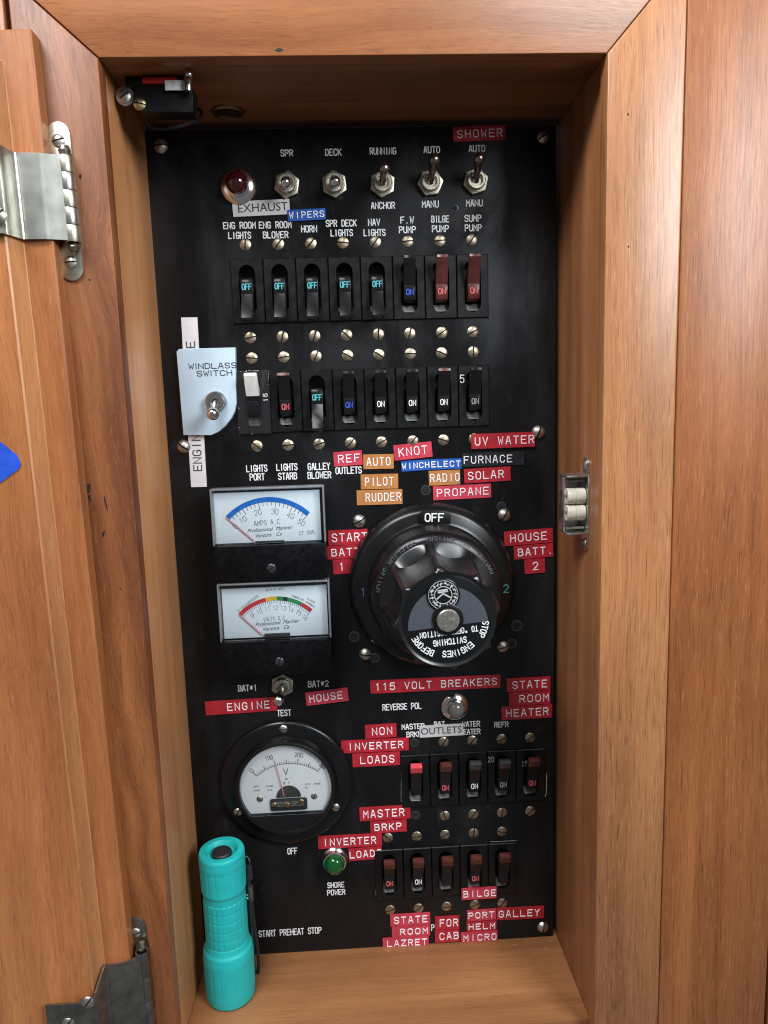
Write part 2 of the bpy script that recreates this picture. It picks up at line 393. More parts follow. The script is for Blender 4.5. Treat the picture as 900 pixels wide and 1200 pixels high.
# ------------------------------------------------------------------ lettering
G = {
'A': [[(0,0),(1.6,6),(2.4,6),(4,0)],[(.7,2),(3.3,2)]],
'B': [[(2.6,3.2),(0,3.2),(0,6),(2.7,6),(3.7,5.3),(3.7,3.9),(2.6,3.2),(4,2.4),(4,.8),(2.8,0),(0,0),(0,3.2)]],
'C': [[(4,4.7),(3,6),(1,6),(0,4.8),(0,1.2),(1,0),(3,0),(4,1.3)]],
'D': [[(0,0),(0,6),(2.5,6),(4,4.6),(4,1.4),(2.5,0),(0,0)]],
'E': [[(4,6),(0,6),(0,0),(4,0)],[(0,3.1),(3.2,3.1)]],
'F': [[(4,6),(0,6),(0,0)],[(0,3.1),(3.2,3.1)]],
'G': [[(4,4.8),(3,6),(1,6),(0,4.8),(0,1.2),(1,0),(3,0),(4,1.2),(4,2.8),(2.3,2.8)]],
'H': [[(0,0),(0,6)],[(4,0),(4,6)],[(0,3.1),(4,3.1)]],
'I': [[(2,0),(2,6)]],
'J': [[(4,6),(4,1.2),(3,0),(1,0),(0,1.2)]],
'K': [[(0,0),(0,6)],[(4,6),(0,2.4)],[(1.3,3.5),(4,0)]],
'L': [[(0,6),(0,0),(4,0)]],
'M': [[(0,0),(0,6),(2,2.6),(4,6),(4,0)]],
'N': [[(0,0),(0,6),(4,0),(4,6)]],
'O': [[(1,0),(0,1.2),(0,4.8),(1,6),(3,6),(4,4.8),(4,1.2),(3,0),(1,0)]],
'P': [[(0,0),(0,6),(2.8,6),(4,5.1),(4,3.7),(2.8,2.8),(0,2.8)]],
'Q': [[(1,0),(0,1.2),(0,4.8),(1,6),(3,6),(4,4.8),(4,1.2),(3,0),(1,0)],[(2.5,1.7),(4.2,-.4)]],
'R': [[(0,0),(0,6),(2.8,6),(4,5.1),(4,3.8),(2.8,3),(0,3)],[(2.2,3),(4,0)]],
'S': [[(4,4.9),(3,6),(1,6),(0,5),(0,4),(1,3.2),(3,2.8),(4,2),(4,1),(3,0),(1,0),(0,1.1)]],
'T': [[(0,6),(4,6)],[(2,6),(2,0)]],
'U': [[(0,6),(0,1.2),(1,0),(3,0),(4,1.2),(4,6)]],
'V': [[(0,6),(2,0),(4,6)]],
'W': [[(0,6),(.9,0),(2,4),(3.1,0),(4,6)]],
'X': [[(0,0),(4,6)],[(0,6),(4,0)]],
'Y': [[(0,6),(2,3),(4,6)],[(2,3),(2,0)]],
'Z': [[(0,6),(4,6),(0,0),(4,0)]],
'0': [[(1,0),(0,1.2),(0,4.8),(1,6),(3,6),(4,4.8),(4,1.2),(3,0),(1,0)]],
'1': [[(1.2,5),(2.2,6),(2.2,0)]],
'2': [[(0,4.8),(1,6),(3,6),(4,5),(4,3.8),(0,0),(4,0)]],
'3': [[(0,5),(1,6),(3,6),(4,5),(4,4),(3,3.2),(1.6,3.2)],[(3,3.2),(4,2.2),(4,1),(3,0),(1,0),(0,1)]],
'4': [[(3,0),(3,6),(0,1.8),(4,1.8)]],
'5': [[(4,6),(.3,6),(0,3.2),(1.2,3.8),(3,3.8),(4,2.8),(4,1),(3,0),(1,0),(0,1)]],
'6': [[(3.6,6),(1.6,5.4),(0,3),(0,1),(1,0),(3,0),(4,1),(4,2.4),(3,3.3),(1,3.3),(0,2.4)]],
'7': [[(0,6),(4,6),(1.6,0)]],
'8': [[(1,3.2),(0,4),(0,5.1),(1,6),(3,6),(4,5.1),(4,4),(3,3.2),(1,3.2),(0,2.3),(0,.9),(1,0),(3,0),(4,.9),(4,2.3),(3,3.2)]],
'9': [[(.4,0),(2.4,.6),(4,3),(4,5),(3,6),(1,6),(0,5),(0,3.6),(1,2.7),(3,2.7),(4,3.6)]],
'.': [[(1.8,0),(2.2,0)]], ':': [[(1.8,1),(2.2,1)],[(1.8,4.4),(2.2,4.4)]],
'#': [[(1.2,1.6),(1.6,5)],[(2.4,1.6),(2.8,5)],[(.4,4),(3.6,4)],[(.4,2.6),(3.6,2.6)]],
'"': [[(1.2,6),(1.2,4.4)],[(2.8,6),(2.8,4.4)]], '-': [[(.6,3),(3.4,3)]], '(': [[(2.8,6),(1.4,4.6),(1.4,1.4),(2.8,0)]],
'~': [[(0,2.8),(1,3.6),(2,3),(3,2.4),(4,3.2)]], ' ': [],
}
def strokes_prop(s, width, height, gap=0.4):
    ws = [(.22 if c == 'I' else 1.0) for c in s]; u = width/(sum(ws)+gap*(len(s)-1)); x0 = -width/2; out = []
    for ch, w_ in zip(s, ws):
        for pl in G[ch]: out.append([(x0+(x/4*w_ if ch != 'I' else w_/2)*u, (y/6-.5)*height) for x, y in pl])
        x0 += (w_+gap)*u
    return out
def strokes(s, width, height, gap=0.42):
    """polylines of a line of letters, centred, in a width x height box"""
    n = len(s); adv = width/(n-gap) if n > 1 else width
    cw = adv*(1-gap) if n > 1 else min(width, height*.6)
    out = []
    for i, ch in enumerate(s):
        for pl in G[ch]:
            out.append([(-width/2+i*adv+x/4*cw+(0 if n > 1 else (width-cw)/2), (y/6-.5)*height) for x, y in pl])
    return out

def ribbon(bm, pls, w, relief=0.00018, fmap=None, mi=0):
    """each polyline as a low ridge that rises towards -y"""
    for q, pl in enumerate(pls):
        P = [Vector(p) for p in pl]
        P = [p for i, p in enumerate(P) if i == 0 or (p-P[i-1]).length > 1e-7]
        if len(P) < 2: continue
        closed = (P[0]-P[-1]).length < 1e-7
        if closed: P = P[:-1]
        h = relief*(1+.04*(q % 9)); rows = []; m = len(P)
        for i, p in enumerate(P):
            a = P[i-1] if (i > 0 or closed) else None; b = P[(i+1) % m] if (i < m-1 or closed) else None
            d1 = (p-a).normalized() if a is not None else None; d2 = (b-p).normalized() if b is not None else None
            if d1 is None: d1 = d2; p = p-d2*w*.4
            elif d2 is None: d2 = d1; p = p+d1*w*.4
            t = d1+d2
            t = t.normalized() if t.length > .2 else d1
            nn = Vector((-t.y, t.x)); k = 1/max(.45, nn.dot(Vector((-d1.y, d1.x))))
            nn = nn*k*w/2
            row = []
            for s_, y in ((-1, 0.0), (-.72, -h), (.72, -h), (1, 0.0)):
                c = p+nn*s_
                if fmap: c = Vector(fmap(c.x, c.y))
                row.append(bm.verts.new((c.x, y, c.y)))
            rows.append(row)
        for i in range(m if closed else m-1):
            A, B = rows[i], rows[(i+1) % m]
            for k in range(3): bm.faces.new((A[k], A[k+1], B[k+1], B[k])).material_index = mi
        if not closed:
            bm.faces.new(rows[0]).material_index = mi; bm.faces.new(rows[-1]).material_index = mi

def font_mesh(s, size, sx=1.0, shear=0.0, depth=0.00006, bold=0.0):
    cu = bpy.data.curves.new('txt', 'FONT'); cu.body = s; cu.size = size; cu.align_x = 'CENTER'; cu.align_y = 'CENTER'
    cu.extrude = depth; cu.shear = shear; cu.resolution_u = 3; cu.offset = bold
    o = bpy.data.objects.new('txt', cu); C.objects.link(o)
    dg = bpy.context.evaluated_depsgraph_get(); me = bpy.data.meshes.new_from_object(o.evaluated_get(dg))
    bpy.data.objects.remove(o); bpy.data.curves.remove(cu)
    me.transform(Matrix.Rotation(PI/2, 4, 'X') @ Matrix.Diagonal((sx, 1, 1, 1)))
    return me
def font_obj(name, s, size, mat, parent, loc, rot=(0, 0, 0), **kw):
    me = font_mesh(s, size, **kw); me.materials.append(mat); me.name = name
    return obj(name, me, None, parent, loc, rot)

# ------------------------------------------------------------------ screws
def slot_head(bm, R=.0033, H=.0016, s=.00042, depth=.0008, mi=0, mslot=0):
    xs = [-R*.999, -R*.93, -R*.8, -R*.6, -R*.38, -s, s, R*.38, R*.6, R*.8, R*.93, R*.999]
    def hgt(x, v): return -H*(1-((x*x+v*v)/(R*R*1.12)))**.62 if (x*x+v*v) < R*R*1.12 else 0
    def col(x, dz): 
        c = math.sqrt(max(R*R-x*x, 1e-12))
        return [bm.verts.new((x, min(hgt(x, c*t)+dz, -.0001) if dz else hgt(x, c*t), c*t)) for t in (-1, -.85, -.6, -.3, 0, .3, .6, .85, 1)]
    cols = []
    for x in xs:
        if x == -s: cols += [('a', col(x, 0)), ('f', col(x, depth))]
        elif x == s: cols += [('f', col(x, depth)), ('a', col(x, 0))]
        else: cols.append(('a', col(x, 0)))
    for (t1, A), (t2, B) in zip(cols, cols[1:]):
        for k in range(8):
            f = bm.faces.new((A[k], A[k+1], B[k+1], B[k])); f.material_index = mslot if (t1 == 'f' and t2 == 'f') else mi
    lathe(bm, [(R*.99, .0002), (R*.99, H*.25-.0007)], n=24, mi=mi)
    return bm
def screw(name, parent, loc, ang, mat=None, R=.0034, H=.0011):
    me = shared('screw_%.4f_%.4f' % (R, H), lambda: slot_head(BM(), R, H, R*.12, H*.45, 0, 1), [mat or M_SCREW, M_VOID], 50)
    return obj(name, me, None, parent, loc, (0, math.radians(ang), 0))

# ================================================================== STRUCTURE
D = .0774                       # depth of the niche
XL, XR, ZT = -.1177, .1206, .5273
FT = .009                       # thickness of the face frame
SW = .038
# wall boards right of the stile and behind the open door
bm = BM()
box(bm, (XR+SW+.0001+.0318, -D+.0097, .27), (.0635, .02, .80), .0010)
obj('wall_panel', bm, M_WALL)['kind'] = 'structure'
bm = BM(); box(bm, (.2755+.0012, -D+.0112, .27), (.104, .02, .80), .0012)
obj('wall_panel', bm, M_WALL)['kind'] = 'structure'
bm = BM(); box(bm, (-.2085-.0022, -D+.0115, .27), (.104, .02, .80), .001)
obj('wall_panel', bm, M_WALL)['kind'] = 'structure'
bm = BM(); box(bm, (0.03, .05, .27), (.6, .02, .80))
obj('wall', bm, M_GAP)['kind'] = 'structure'

cab = thing('cabinet', 'varnished teak cabinet niche framing the black electrical panel', 'cabinet', (0, 0, 0))
def poly_part(name, pts, y0, y1, mat, bev=.0008):
    b_ = BM(); prism(b_, pts, y0, y1, 0, bev); return obj(name, b_, mat, cab)
zt2, g = .62, .0003
k = zt2-ZT
poly_part('stile', [(XL-SW, -.09), (XL, -.09), (XL, ZT-g), (XL-SW, ZT+SW*.92-g)], -D+FT, -D, M_STILE_L)
poly_part('stile', [(XR, -.09), (XR+SW, -.09), (XR+SW, ZT+SW*1.13), (XR, ZT)], -D+FT, -D-.0004, M_STILE_R, .0014)
poly_part('rail', [(XL+g, ZT), (XR-g, ZT), (XR+SW-g, ZT+SW*1.13), (XR+SW-g, zt2), (XL-SW+g, zt2), (XL-SW+g, ZT+SW*.92)], -D+FT, -D+.0002, M_RAIL)
poly_part('rail', [(XL+g, -.09), (XR-g, -.09), (XR-g, -.006), (XL+g, -.006)], -D+FT, -D+.0002, M_RAIL)
def cbox(name, lo, hi, mat, bev=.0004):
    b_ = BM(); c = [(a+b)/2 for a, b in zip(lo, hi)]; s = [b-a for a, b in zip(lo, hi)]
    box(b_, c, s, bev); return obj(name, b_, mat, cab)
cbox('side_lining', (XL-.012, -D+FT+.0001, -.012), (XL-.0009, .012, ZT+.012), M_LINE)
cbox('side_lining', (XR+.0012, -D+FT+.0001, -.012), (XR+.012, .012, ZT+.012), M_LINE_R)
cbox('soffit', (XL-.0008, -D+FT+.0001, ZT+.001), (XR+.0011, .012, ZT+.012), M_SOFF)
cbox('shelf', (XL-.0008, -.0672, -.011), (XR+.0011, .012, 0), M_SHELF)

# ------------------------------------------------------------------ the open door on the left
e0, e1 = at(35.5, 33, .087), at(145, 1061, .087)
tilt = math.atan2(e1.x-e0.x, e0.z-e1.z)
def door_bm(which):
    b_ = BM()
    # rings from the outer edge inwards: lip, then the rebate step, then the raised back: (inset, depth)
    R_ = [(0, -.0002), (0, -.0088), (.0008, -.0096), (.0130, -.0096), (.0134, -.0100), (.0166, -.0186), (.0174, -.0192)]
    Wd, Hd = .26, .62
    def ring(i, y): return [b_.verts.new(p) for p in ((-i, y, -i), (-i, y, -Hd+i), (-Wd+i, y, -Hd+i), (-Wd+i, y, -i))]
    rings = [ring(*q) for q in (R_ if which == 0 else R_[3:])]
    for n_, (A, B) in enumerate(zip(rings, rings[1:])):
        if which == 0 and n_ in (3, 4, 5): continue
        if which == 1 and n_ not in (0, 1, 2): continue
        for q in range(4): b_.faces.new((A[q], A[(q+1) % 4], B[(q+1) % 4], B[q]))
    if which == 0: b_.faces.new(rings[-1]); b_.faces.new(rings[0])
    bmesh.ops.delete(b_, geom=[v for v in b_.verts if not v.link_faces], context='VERTS')
    return b_
door = obj('door', door_bm(0), M_DOOR, cab, (e0.x, -D, e0.z), (0, -tilt, 0), label='open teak door folded back on the left, its rebated back facing out', sharp=20)
obj('rebate_edge', door_bm(1), M_EDGEW, door, sharp=20)

# ================================================================== ELECTRICAL PANEL
PW, PH = .2372, .5240
PIT = .01905
ROWS = {  # name: (x of first breaker, count, z of top screws, z of bottom screws, pitch)
    1: (-.0652, 8, None, None), 2: (-.0652, 8, None, None)}
panel = thing('electrical_panel', 'black boat electrical panel with white engraved legends inside the teak niche', 'control panel', (0, 0, 0))

def X(px, py, d=0): return at(px, py, d)
# breaker centres from the screws above and below each
s1 = [(287.7,287.3),(325.5,286.5),(363.7,285.3),(401,285),(440,284.2),(477.6,282),(516,281),(553,281)]
s2 = [(293.5,395.8),(331,395.6),(368.9,394.3),(405.4,393.3),(442.8,391.7),(480,390.2),(516.7,389.4),(552.8,388)]
s3 = [(295,420.9),(332.9,419.6),(370.2,418.3),(407.5,416.5),(444.5,414.8),(481.5,414),(517.9,412.5),(556,411.9)]
s4 = [(301.2,523.6),(338.5,521.5),(374.5,520.8),(411,519.4),(447.7,518.2),(483.8,516.8),(519.6,514.7),(553,513.6)]
a1 = [(485.8,870.5),(520,869),(553.6,868),(587.8,866.2),(621.7,864.6)]
a2 = [(487,955.5),(521.2,955.8),(555.2,954),(588,953),(621.7,951.4)]
b1 = [(454.7,982.6),(488.9,979.8),(521.9,977.6),(555.2,975.4),(588.8,974.5)]
b2 = [(458,1067.2),(490,1063.8),(523.4,1061.9),(555.8,1059.4),(588.8,1058)]
HB = .0366
def centres(T, Bt, x0, pit):
    zt_ = sum(X(*p).z for p in T)/len(T); zb_ = sum(X(*p).z for p in Bt)/len(Bt)
    return [(x0+i*pit, (zt_+zb_)/2, zt_, zb_) for i in range(len(T))]
R1 = centres(s1, s2, -.0652, PIT); R2 = centres(s3, s4, -.0652, PIT)
RA = centres(a1, a2, .0456-PIT*1.004, PIT*1.004); RB = centres(b1, b2, .0072, PIT*1.004)
cuts = []
for Rw in (R1, R2, RA, RB):
    xs = [c[0] for c in Rw]; z = Rw[0][1]
    cuts.append((xs[0]-PIT/2+.0001, xs[-1]+PIT/2-.0001, z-HB/2+.0001, z+HB/2-.0001))
def plate_bm():
    b_ = BM(); th = .0032
    xs = sorted(set([-PW/2, PW/2]+[c for q in cuts for c in q[:2]])); zs = sorted(set([.0004, PH]+[c for q in cuts for c in q[2:]]))
    V = {}
    def v(i, j): 
        if (i, j) not in V: V[i, j] = b_.verts.new((xs[i], 0, zs[j]))
        return V[i, j]
    for i in range(len(xs)-1):
        for j in range(len(zs)-1):
            cx, cz = (xs[i]+xs[i+1])/2, (zs[j]+zs[j+1])/2
            if any(q[0] < cx < q[1] and q[2] < cz < q[3] for q in cuts): continue
            b_.faces.new((v(i, j), v(i+1, j), v(i+1, j+1), v(i, j+1)))
    r = bmesh.ops.extrude_face_region(b_, geom=b_.faces[:])
    bmesh.ops.translate(b_, vec=(0, th, 0), verts=[e for e in r['geom'] if isinstance(e, bmesh.types.BMVert)])
    return b_
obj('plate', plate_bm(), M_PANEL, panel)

def legend(s, px, py, w, h=8.7, d=0.0, mat=None, stroke=.00060, gap=.30, parent=None, rel=.0001):
    c = X(px, py, d); L = X(px-w/2, py, d); R_ = X(px+w/2, py, d); T_ = X(px, py-h/2, d); B_ = X(px, py+h/2, d)
    b_ = BM(); ribbon(b_, strokes(s, (R_-L).length-stroke, (T_-B_).length-stroke, gap), stroke, rel)
    return obj('printed_legend', b_, mat or M_LEG, parent or panel, (c.x, -d-.00005, c.z), label='white engraved legend reading '+s)
LEG = [('SPR',336,179.3,15),('DECK',390.5,178.4,19.5),('RUNNING',448.7,177,31.5),('AUTO',505.9,175.5,19.5),('AUTO',558.8,174.1,19.5),
 ('ANCHOR',448.7,240.8,28.5),('MANU',504.2,239.2,20),('MANU',555.9,238,20),
 ('ENG ROOM',280.5,264.2,38.5),('LIGHTS',280.8,275.8,27),('ENG ROOM',322.4,263.6,38.5),('BLOWER',323,275.2,30),('HORN',362.2,268.3,19),
 ('SPR DECK',399.8,261.6,36.5),('LIGHTS',400.4,272.9,26.5),('NAV',438.3,260.5,14.5),('LIGHTS',438.9,272.6,26),('F.W',477,257.9,16),('PUMP',477.3,269.2,20),
 ('BILGE',515.7,256.7,21),('PUMP',516,268,20),('SUMP',554.2,255.8,20),('PUMP',554.5,267,20),
 ('LIGHTS',300.9,548.9,25),('PORT',301.4,558.9,18),('LIGHTS',336.2,547.4,25),('STARB',337,558,22.5),('GALLEY',373.7,546.6,26.5),('BLOWER',374.3,556.8,28),
 ('OUTLETS',408.5,551.2,31),
 ('BAT#1',290,806.2,22.5),('BAT#2',373,801.3,24.5),('TEST',332.9,835.4,17),
 ('REVERSE POL',471,828,46),('MASTER',484,851.4,27),('BRKP',485,860.5,18),('BAT',515,848.6,13),('WATER',552,848.4,21),('HEATER',551,857.4,24),('REFR',587.5,849,17),
 ('OFF',342.6,997.3,12),('SHORE',393.5,1037,20),('POWER',394,1045.6,21.5),('START PREHEAT STOP',340,1092.2,74),('R',289.7,1052,4),('P',507.2,1087,4)]
for s, x, y, w in LEG: legend(s, x, y, w, 8.4 if y < 700 else (6.6 if 1030 < y < 1050 or 845 < y < 862 else 7.6))

PSCR = [(188,171,85,1.25),(636.8,160,60,1.1),(631,506.4,20,1.25),(215,523.3,-55,1.25),(636.4,1087,8,1.2),
        (421,610.7,60,1.25),(591,603.6,30,1.25),(428.2,767,-80,1.2),(589.4,758,70,1.2)]
for x, y, a, k in PSCR:
    c = X(x, y, .001); screw('mounting_screw', panel, (c.x, 0, c.z), a, M_SCRS, .0033*k, .0026*k)
def hole_bm(r=.0024):
    b_ = BM(); lathe(b_, [(r*1.35, 0), (r*1.3, .00025), (r*1.02, .0003), (r, .0001)], n=24)
    lathe(b_, [(r*1.02, .00012), (0, .00012)], n=24, mi=1); return b_
for x, y, r in ((498.8,574.5,.0024),(415,746,.0026),(439.7,771,.0024),(600,754.4,.0024),(605.6,733.3,.0028),(587.6,593.6,.0023),(533.6,244,.0013),(485.8,870.3,.0022),(487,955.2,.0022)):
    c = X(x, y); obj('screw_hole', shared('hole_%.4f' % r, lambda: hole_bm(r), [M_HOLE, M_VOID]), None, panel, (c.x, 0, c.z))

# ------------------------------------------------------------------ circuit breakers
def stadium(w, h, n=10):
    r = w/2; pts = []
    for k in range(n+1): t = PI*k/n; pts.append((r*math.cos(t), h/2-r+r*math.sin(t)))
    for k in range(n+1): t = PI+PI*k/n; pts.append((r*math.cos(t), -h/2+r+r*math.sin(t)))
    return pts
def housing_bm(t=.0013):
    b_ = BM(); w, h = .0187, HB; bv = .0004
    inner = stadium(.0098, .0300)
    vi = [b_.verts.new((x, -t, z)) for x, z in inner]
    q = [(-w/2+bv, -h/2+bv), (w/2-bv, -h/2+bv), (w/2-bv, h/2-bv), (-w/2+bv, h/2-bv)]
    vo = [b_.verts.new((x, -t, z)) for x, z in q]
    es = [b_.edges.new((vi[k], vi[(k+1) % len(vi)])) for k in range(len(vi))]+[b_.edges.new((vo[k], vo[(k+1) % 4])) for k in range(4)]
    bmesh.ops.triangle_fill(b_, use_beauty=True, use_dissolve=False, edges=es)
    prev = vo
    for s_, y in ((bv, -t+bv), (bv, .006)):
        cur = [b_.verts.new((x+(s_ if x > 0 else -s_), y, z+(s_ if z > 0 else -s_))) for x, z in q]
        for k in range(4): b_.faces.new((prev[k], prev[(k+1) % 4], cur[(k+1) % 4], cur[k]))
        prev = cur
    vb = [b_.verts.new((x, .009, z)) for x, z in inner]
    for k in range(len(vi)): b_.faces.new((vi[k], vi[(k+1) % len(vi)], vb[(k+1) % len(vi)], vb[k]))
    b_.faces.new(vb)
    # dusty lip low in the slot
    for z0, z1, y0, y1 in ((-.0140, -.0098, .0006, .0034),):
        prism_x(b_, [(y0, z0), (y1, z1), (.0088, z1), (.0088, z0)], -.0044, .0044, 1)
    return b_
LEV_ON = [(.005,-.0088),(-.0026,-.0088),(-.0046,-.0078),(-.0054,-.0062),(-.0054,-.0004),(-.0050,.0008),(-.0068,.0050),(-.0100,.0108),(-.0118,.0150),
          (-.0114,.0164),(-.0100,.0168),(-.0082,.0163),(-.0050,.0098),(-.001,.0075),(.005,.0075)]
def lever_bm(on):
    b_ = BM(); pts = LEV_ON if on else [(y, -z-.0014) for y, z in LEV_ON]
    prism_x(b_, pts, -.0034, .0034, 0, .0005); return b_
def tip_bm(zt):
    P = LEV_ON; out = []
    for (y0, z0), (y1, z1) in zip(P, P[1:]+P[:1]):
        if z0 >= zt: out.append((y0, z0))
        if (z0 >= zt) != (z1 >= zt): k_ = (zt-z0)/(z1-z0); out.append((y0+(y1-y0)*k_, zt))
    cy = sum(p[0] for p in out)/len(out); cz = sum(p[1] for p in out)/len(out)
    b_ = BM(); prism_x(b_, [(cy+(y-cy)*1.14, cz+(z-cz)*1.05) for y, z in out], -.0037, .0037, 0, .0004); return b_
def marking_bm(s, z, w):
    b_ = BM(); ribbon(b_, strokes(s, w, .0031, .30), .0005, .00008); return b_
def breaker(c, on, label, grp, text='ON', tcol=None, lev=None, sa=(80, 20), no_screw=False, lower=False, tip=None, tipz=.0148):
    x, z, zt_, zb_ = c
    t = thing('circuit_breaker', label, 'circuit breaker', (x, 0, z), group=grp)
    obj('housing', shared('breaker_housing', housing_bm, [M_BLK, M_DUST]), None, t)
    lv = obj('lever', shared('breaker_lever_%d' % on, lambda: lever_bm(on), [lev or M_LEVER], 25), None, t)
    if tip is not None:
        obj('lever_tip', shared('lever_tip_%.4f' % tipz, lambda: tip_bm(tipz), [tip]), None, lv)
    if text:
        mk = obj('marking', shared('marking_'+text, lambda: marking_bm(text, 0, .0052 if text == 'OFF' else .0040), [tcol or M_EMB]), None, lv,
                 (0, -.00542, (-.0032 if on else .0018)))
    if not no_screw:
        screw('screw', t, (random.uniform(-.0002, .0002), 0, zt_-z), sa[0]); screw('screw', t, (random.uniform(-.0002, .0002), 0, zb_-z), sa[1])
    return t
n1 = ['ENG ROOM LIGHTS', 'ENG ROOM BLOWER', 'HORN', 'SPR DECK LIGHTS', 'NAV LIGHTS', 'F.W PUMP', 'BILGE PUMP', 'SUMP PUMP']
A1 = [5, 40, 45, 95, 40, 85, 85, 40]; A2 = [80, 15, 20, -45, 5, 15, 55, 65]
G1 = 'circuit breakers in the four banks of the panel'
for i, nme in enumerate(n1):
    if i < 5: breaker(R1[i], False, 'black circuit breaker switched to OFF below the legend '+nme, G1, 'OFF', M_CYAN, None, (A1[i], A2[i]))
    else: breaker(R1[i], True, '%s circuit breaker switched to ON below the legend %s' % ('black' if i == 5 else 'brown levered', nme), G1, 'ON', M_BTXT if i == 5 else M_RTXT, None if i == 5 else M_LEVR, (A1[i], A2[i]))
n2 = ['black circuit breaker with a white lever under a clear cover marked 15', 'circuit breaker with red ON above the LIGHTS STARB legend',
      'circuit breaker switched to cyan OFF above the GALLEY BLOWER legend', 'circuit breaker with blue ON above the red REF tape',
      'circuit breaker with white ON above the brown AUTO tape', 'circuit breaker with white ON above the red KNOT tape',
      'circuit breaker with white ON and brown lever tip, left of the breaker marked 5', 'circuit breaker marked 5 at the right end, above the UV WATER tape']
A3 = [95, 80, 25, -60, -55, 90, -65, 0]; A4 = [-50, 85, 70, 45, 60, 40, -70, 30]
for i, l in enumerate(n2):
    if i == 0: t = breaker(R2[i], True, l, G1, None, None, None, (A3[i], A4[i]), tip=M_LEVW, tipz=.0040); wb = t
    elif i == 2: breaker(R2[i], False, l, G1, 'OFF', M_CYAN, None, (A3[i], A4[i]))
    else: b_ = breaker(R2[i], True, l, G1, 'ON', {1: M_RTXT, 3: M_BTXT, 7: M_GTXT}.get(i, M_EMB), None, (A3[i], A4[i]), tip=M_LEVR if i in (1, 6) else None)
    if i == 7:
        q = X(541.5, 444, .0013); bb = BM(); ribbon(bb, strokes('5', .0022, .0044), .0006, .0001); obj('rating_mark', bb, M_LEG, b_, (q.x-R2[7][0], -.00132, q.z-R2[7][1]))
# clear lock cover over the white levered breaker
def cover_bm():
    b_ = BM(); w, h = .0196, .0375
    for a, b2_ in (((-w/2, -h/2), (w/2, h/2)),):
        box(b_, (0, -.0026, 0), (w, .0011, h), .0004)
    return b_
obj('clear_cover', cover_bm(), M_COVER, wb)
q = X(311, 466, .0032); bb = BM(); ribbon(bb, strokes('15', .0045, .0024), .0004, .0001)
obj('rating_mark', bb, M_LEG, wb, (q.x-R2[0][0], -.0033, q.z-R2[0][1]), (0, -PI/2, 0))
lA = ['circuit breaker with a short bright pink red lever beside the NON INVERTER LOADS tapes', 'circuit breaker with brown red lever tip below the grey OUTLETS tape',
      'circuit breaker with plain black lever below the WATER HEATER legend', 'circuit breaker with plain black lever below the REFR legend',
      'circuit breaker with brown red lever tip below the STATE ROOM HEATER tapes']
for i, l in enumerate(lA):
    t = breaker(RA[i], True, l, G1, None if i == 0 else 'ON', {1: M_RTXT, 4: M_RTXT, 3: M_GTXT}.get(i, M_EMB), None, ([0, 35, 40, 65, 60][i], [0, -20, 40, 10, 45][i]), i == 0,
                tip={0: M_LEVP, 1: M_LEVR, 2: M_LEVG, 3: M_LEVG, 4: M_LEVR}[i], tipz=.0108)
    if i in (3, 4):
        s_ = {3: '20', 4: '15'}[i]; q = X({3: 575.4, 4: 614.5}[i], {3: 890, 4: 895}[i], .0013)
        bb = BM(); ribbon(bb, strokes(s_, .0036, .0034), .00045, .0001); obj('rating_mark', bb, M_GTXT, t, (q.x-RA[i][0], -.00132, q.z-RA[i][1]))
lB = ['circuit breaker with brown red lever at the left end of the lowest bank',
      'circuit breaker with brown red lever above the STATE ROOM LAZRET tapes', 'circuit breaker with brown red lever above the FOR CAB tapes',
      'circuit breaker with brown red lever directly above the BILGE tape', 'circuit breaker with brown red lever at the right end of the lowest bank']
for i, l in enumerate(lB):
    breaker(RB[i], True, l, G1, {2: None, 4: None}.get(i, 'ON'), M_RTXT if i in (0, 3) else M_EMB, None, ([-45, 85, 65, 10, 100][i], [75, 50, 90, 70, 35][i]), tip=M_LEVR, tipz=.0104)

# ------------------------------------------------------------------ toggle switches
def nut_bm(r=.0078, h=.0026):
    b_ = BM(); pts = [(r*math.cos(PI/6+k*PI/3), r*math.sin(PI/6+k*PI/3)) for k in range(6)]
    prism(b_, pts, 0, -h, 0, .0006)
    return b_
def bush_bm():
    b_ = BM(); lathe(b_, [(.0062, .0024), (.0060, .0031), (.0056, .0031), (.0053, .0052), (.0049, .0056), (.0038, .0056), (.0035, .0036), (0, .0036)], n=28); return b_
def toggle(name, base, tip, L, label, mats=(None, None), rot=0, parent_loc_d=0.0, group='toggle switches on the panel', nut=True, ball=.0030):
    c = X(*base, parent_loc_d+.003)
    t = thing(name, label, 'toggle switch', (c.x, -parent_loc_d, c.z), group=group)
    nm = mats[0] or M_NICK
    if nut: obj('hex_nut', shared('hex_nut', nut_bm, [nm]), None, t, (0, 0, 0), (0, math.radians(rot), 0))
    else:
        b_ = BM(); lathe(b_, [(.0064, 0), (.0064, .0016), (.0056, .0024), (.004, .0024)], n=28); obj('washer', b_, nm, t)
    obj('bushing', shared('bushing', bush_bm, [nm]), None, t)
    # lever: pixel of the tip and known length give its lean
    best = None
    for k in range(1, 200):
        d = parent_loc_d+k*.00015; p = X(*tip, d); e = abs((p-Vector((c.x, -parent_loc_d-.003, c.z))).length-L)
        if best is None or e < best[0]: best = (e, p)
    ax = best[1]-Vector((c.x, -parent_loc_d-.003, c.z)); Lr = ax.length
    b_ = BM(); prof = [(ball*.66, 0), (ball*.64, Lr*.25), (ball*.70, Lr*.6), (ball*.93, Lr*.84), (ball, Lr*.93)]
    for k in range(1, 6): a = PI/2*k/5; prof.append((ball*math.cos(a) if k < 5 else 0, Lr*.93+ball*.9*math.sin(a)))
    lathe(b_, prof, (0, -.003, 0), ax, 20)
    obj('bat_lever', b_, mats[1] or M_CHROME, t)
    return t
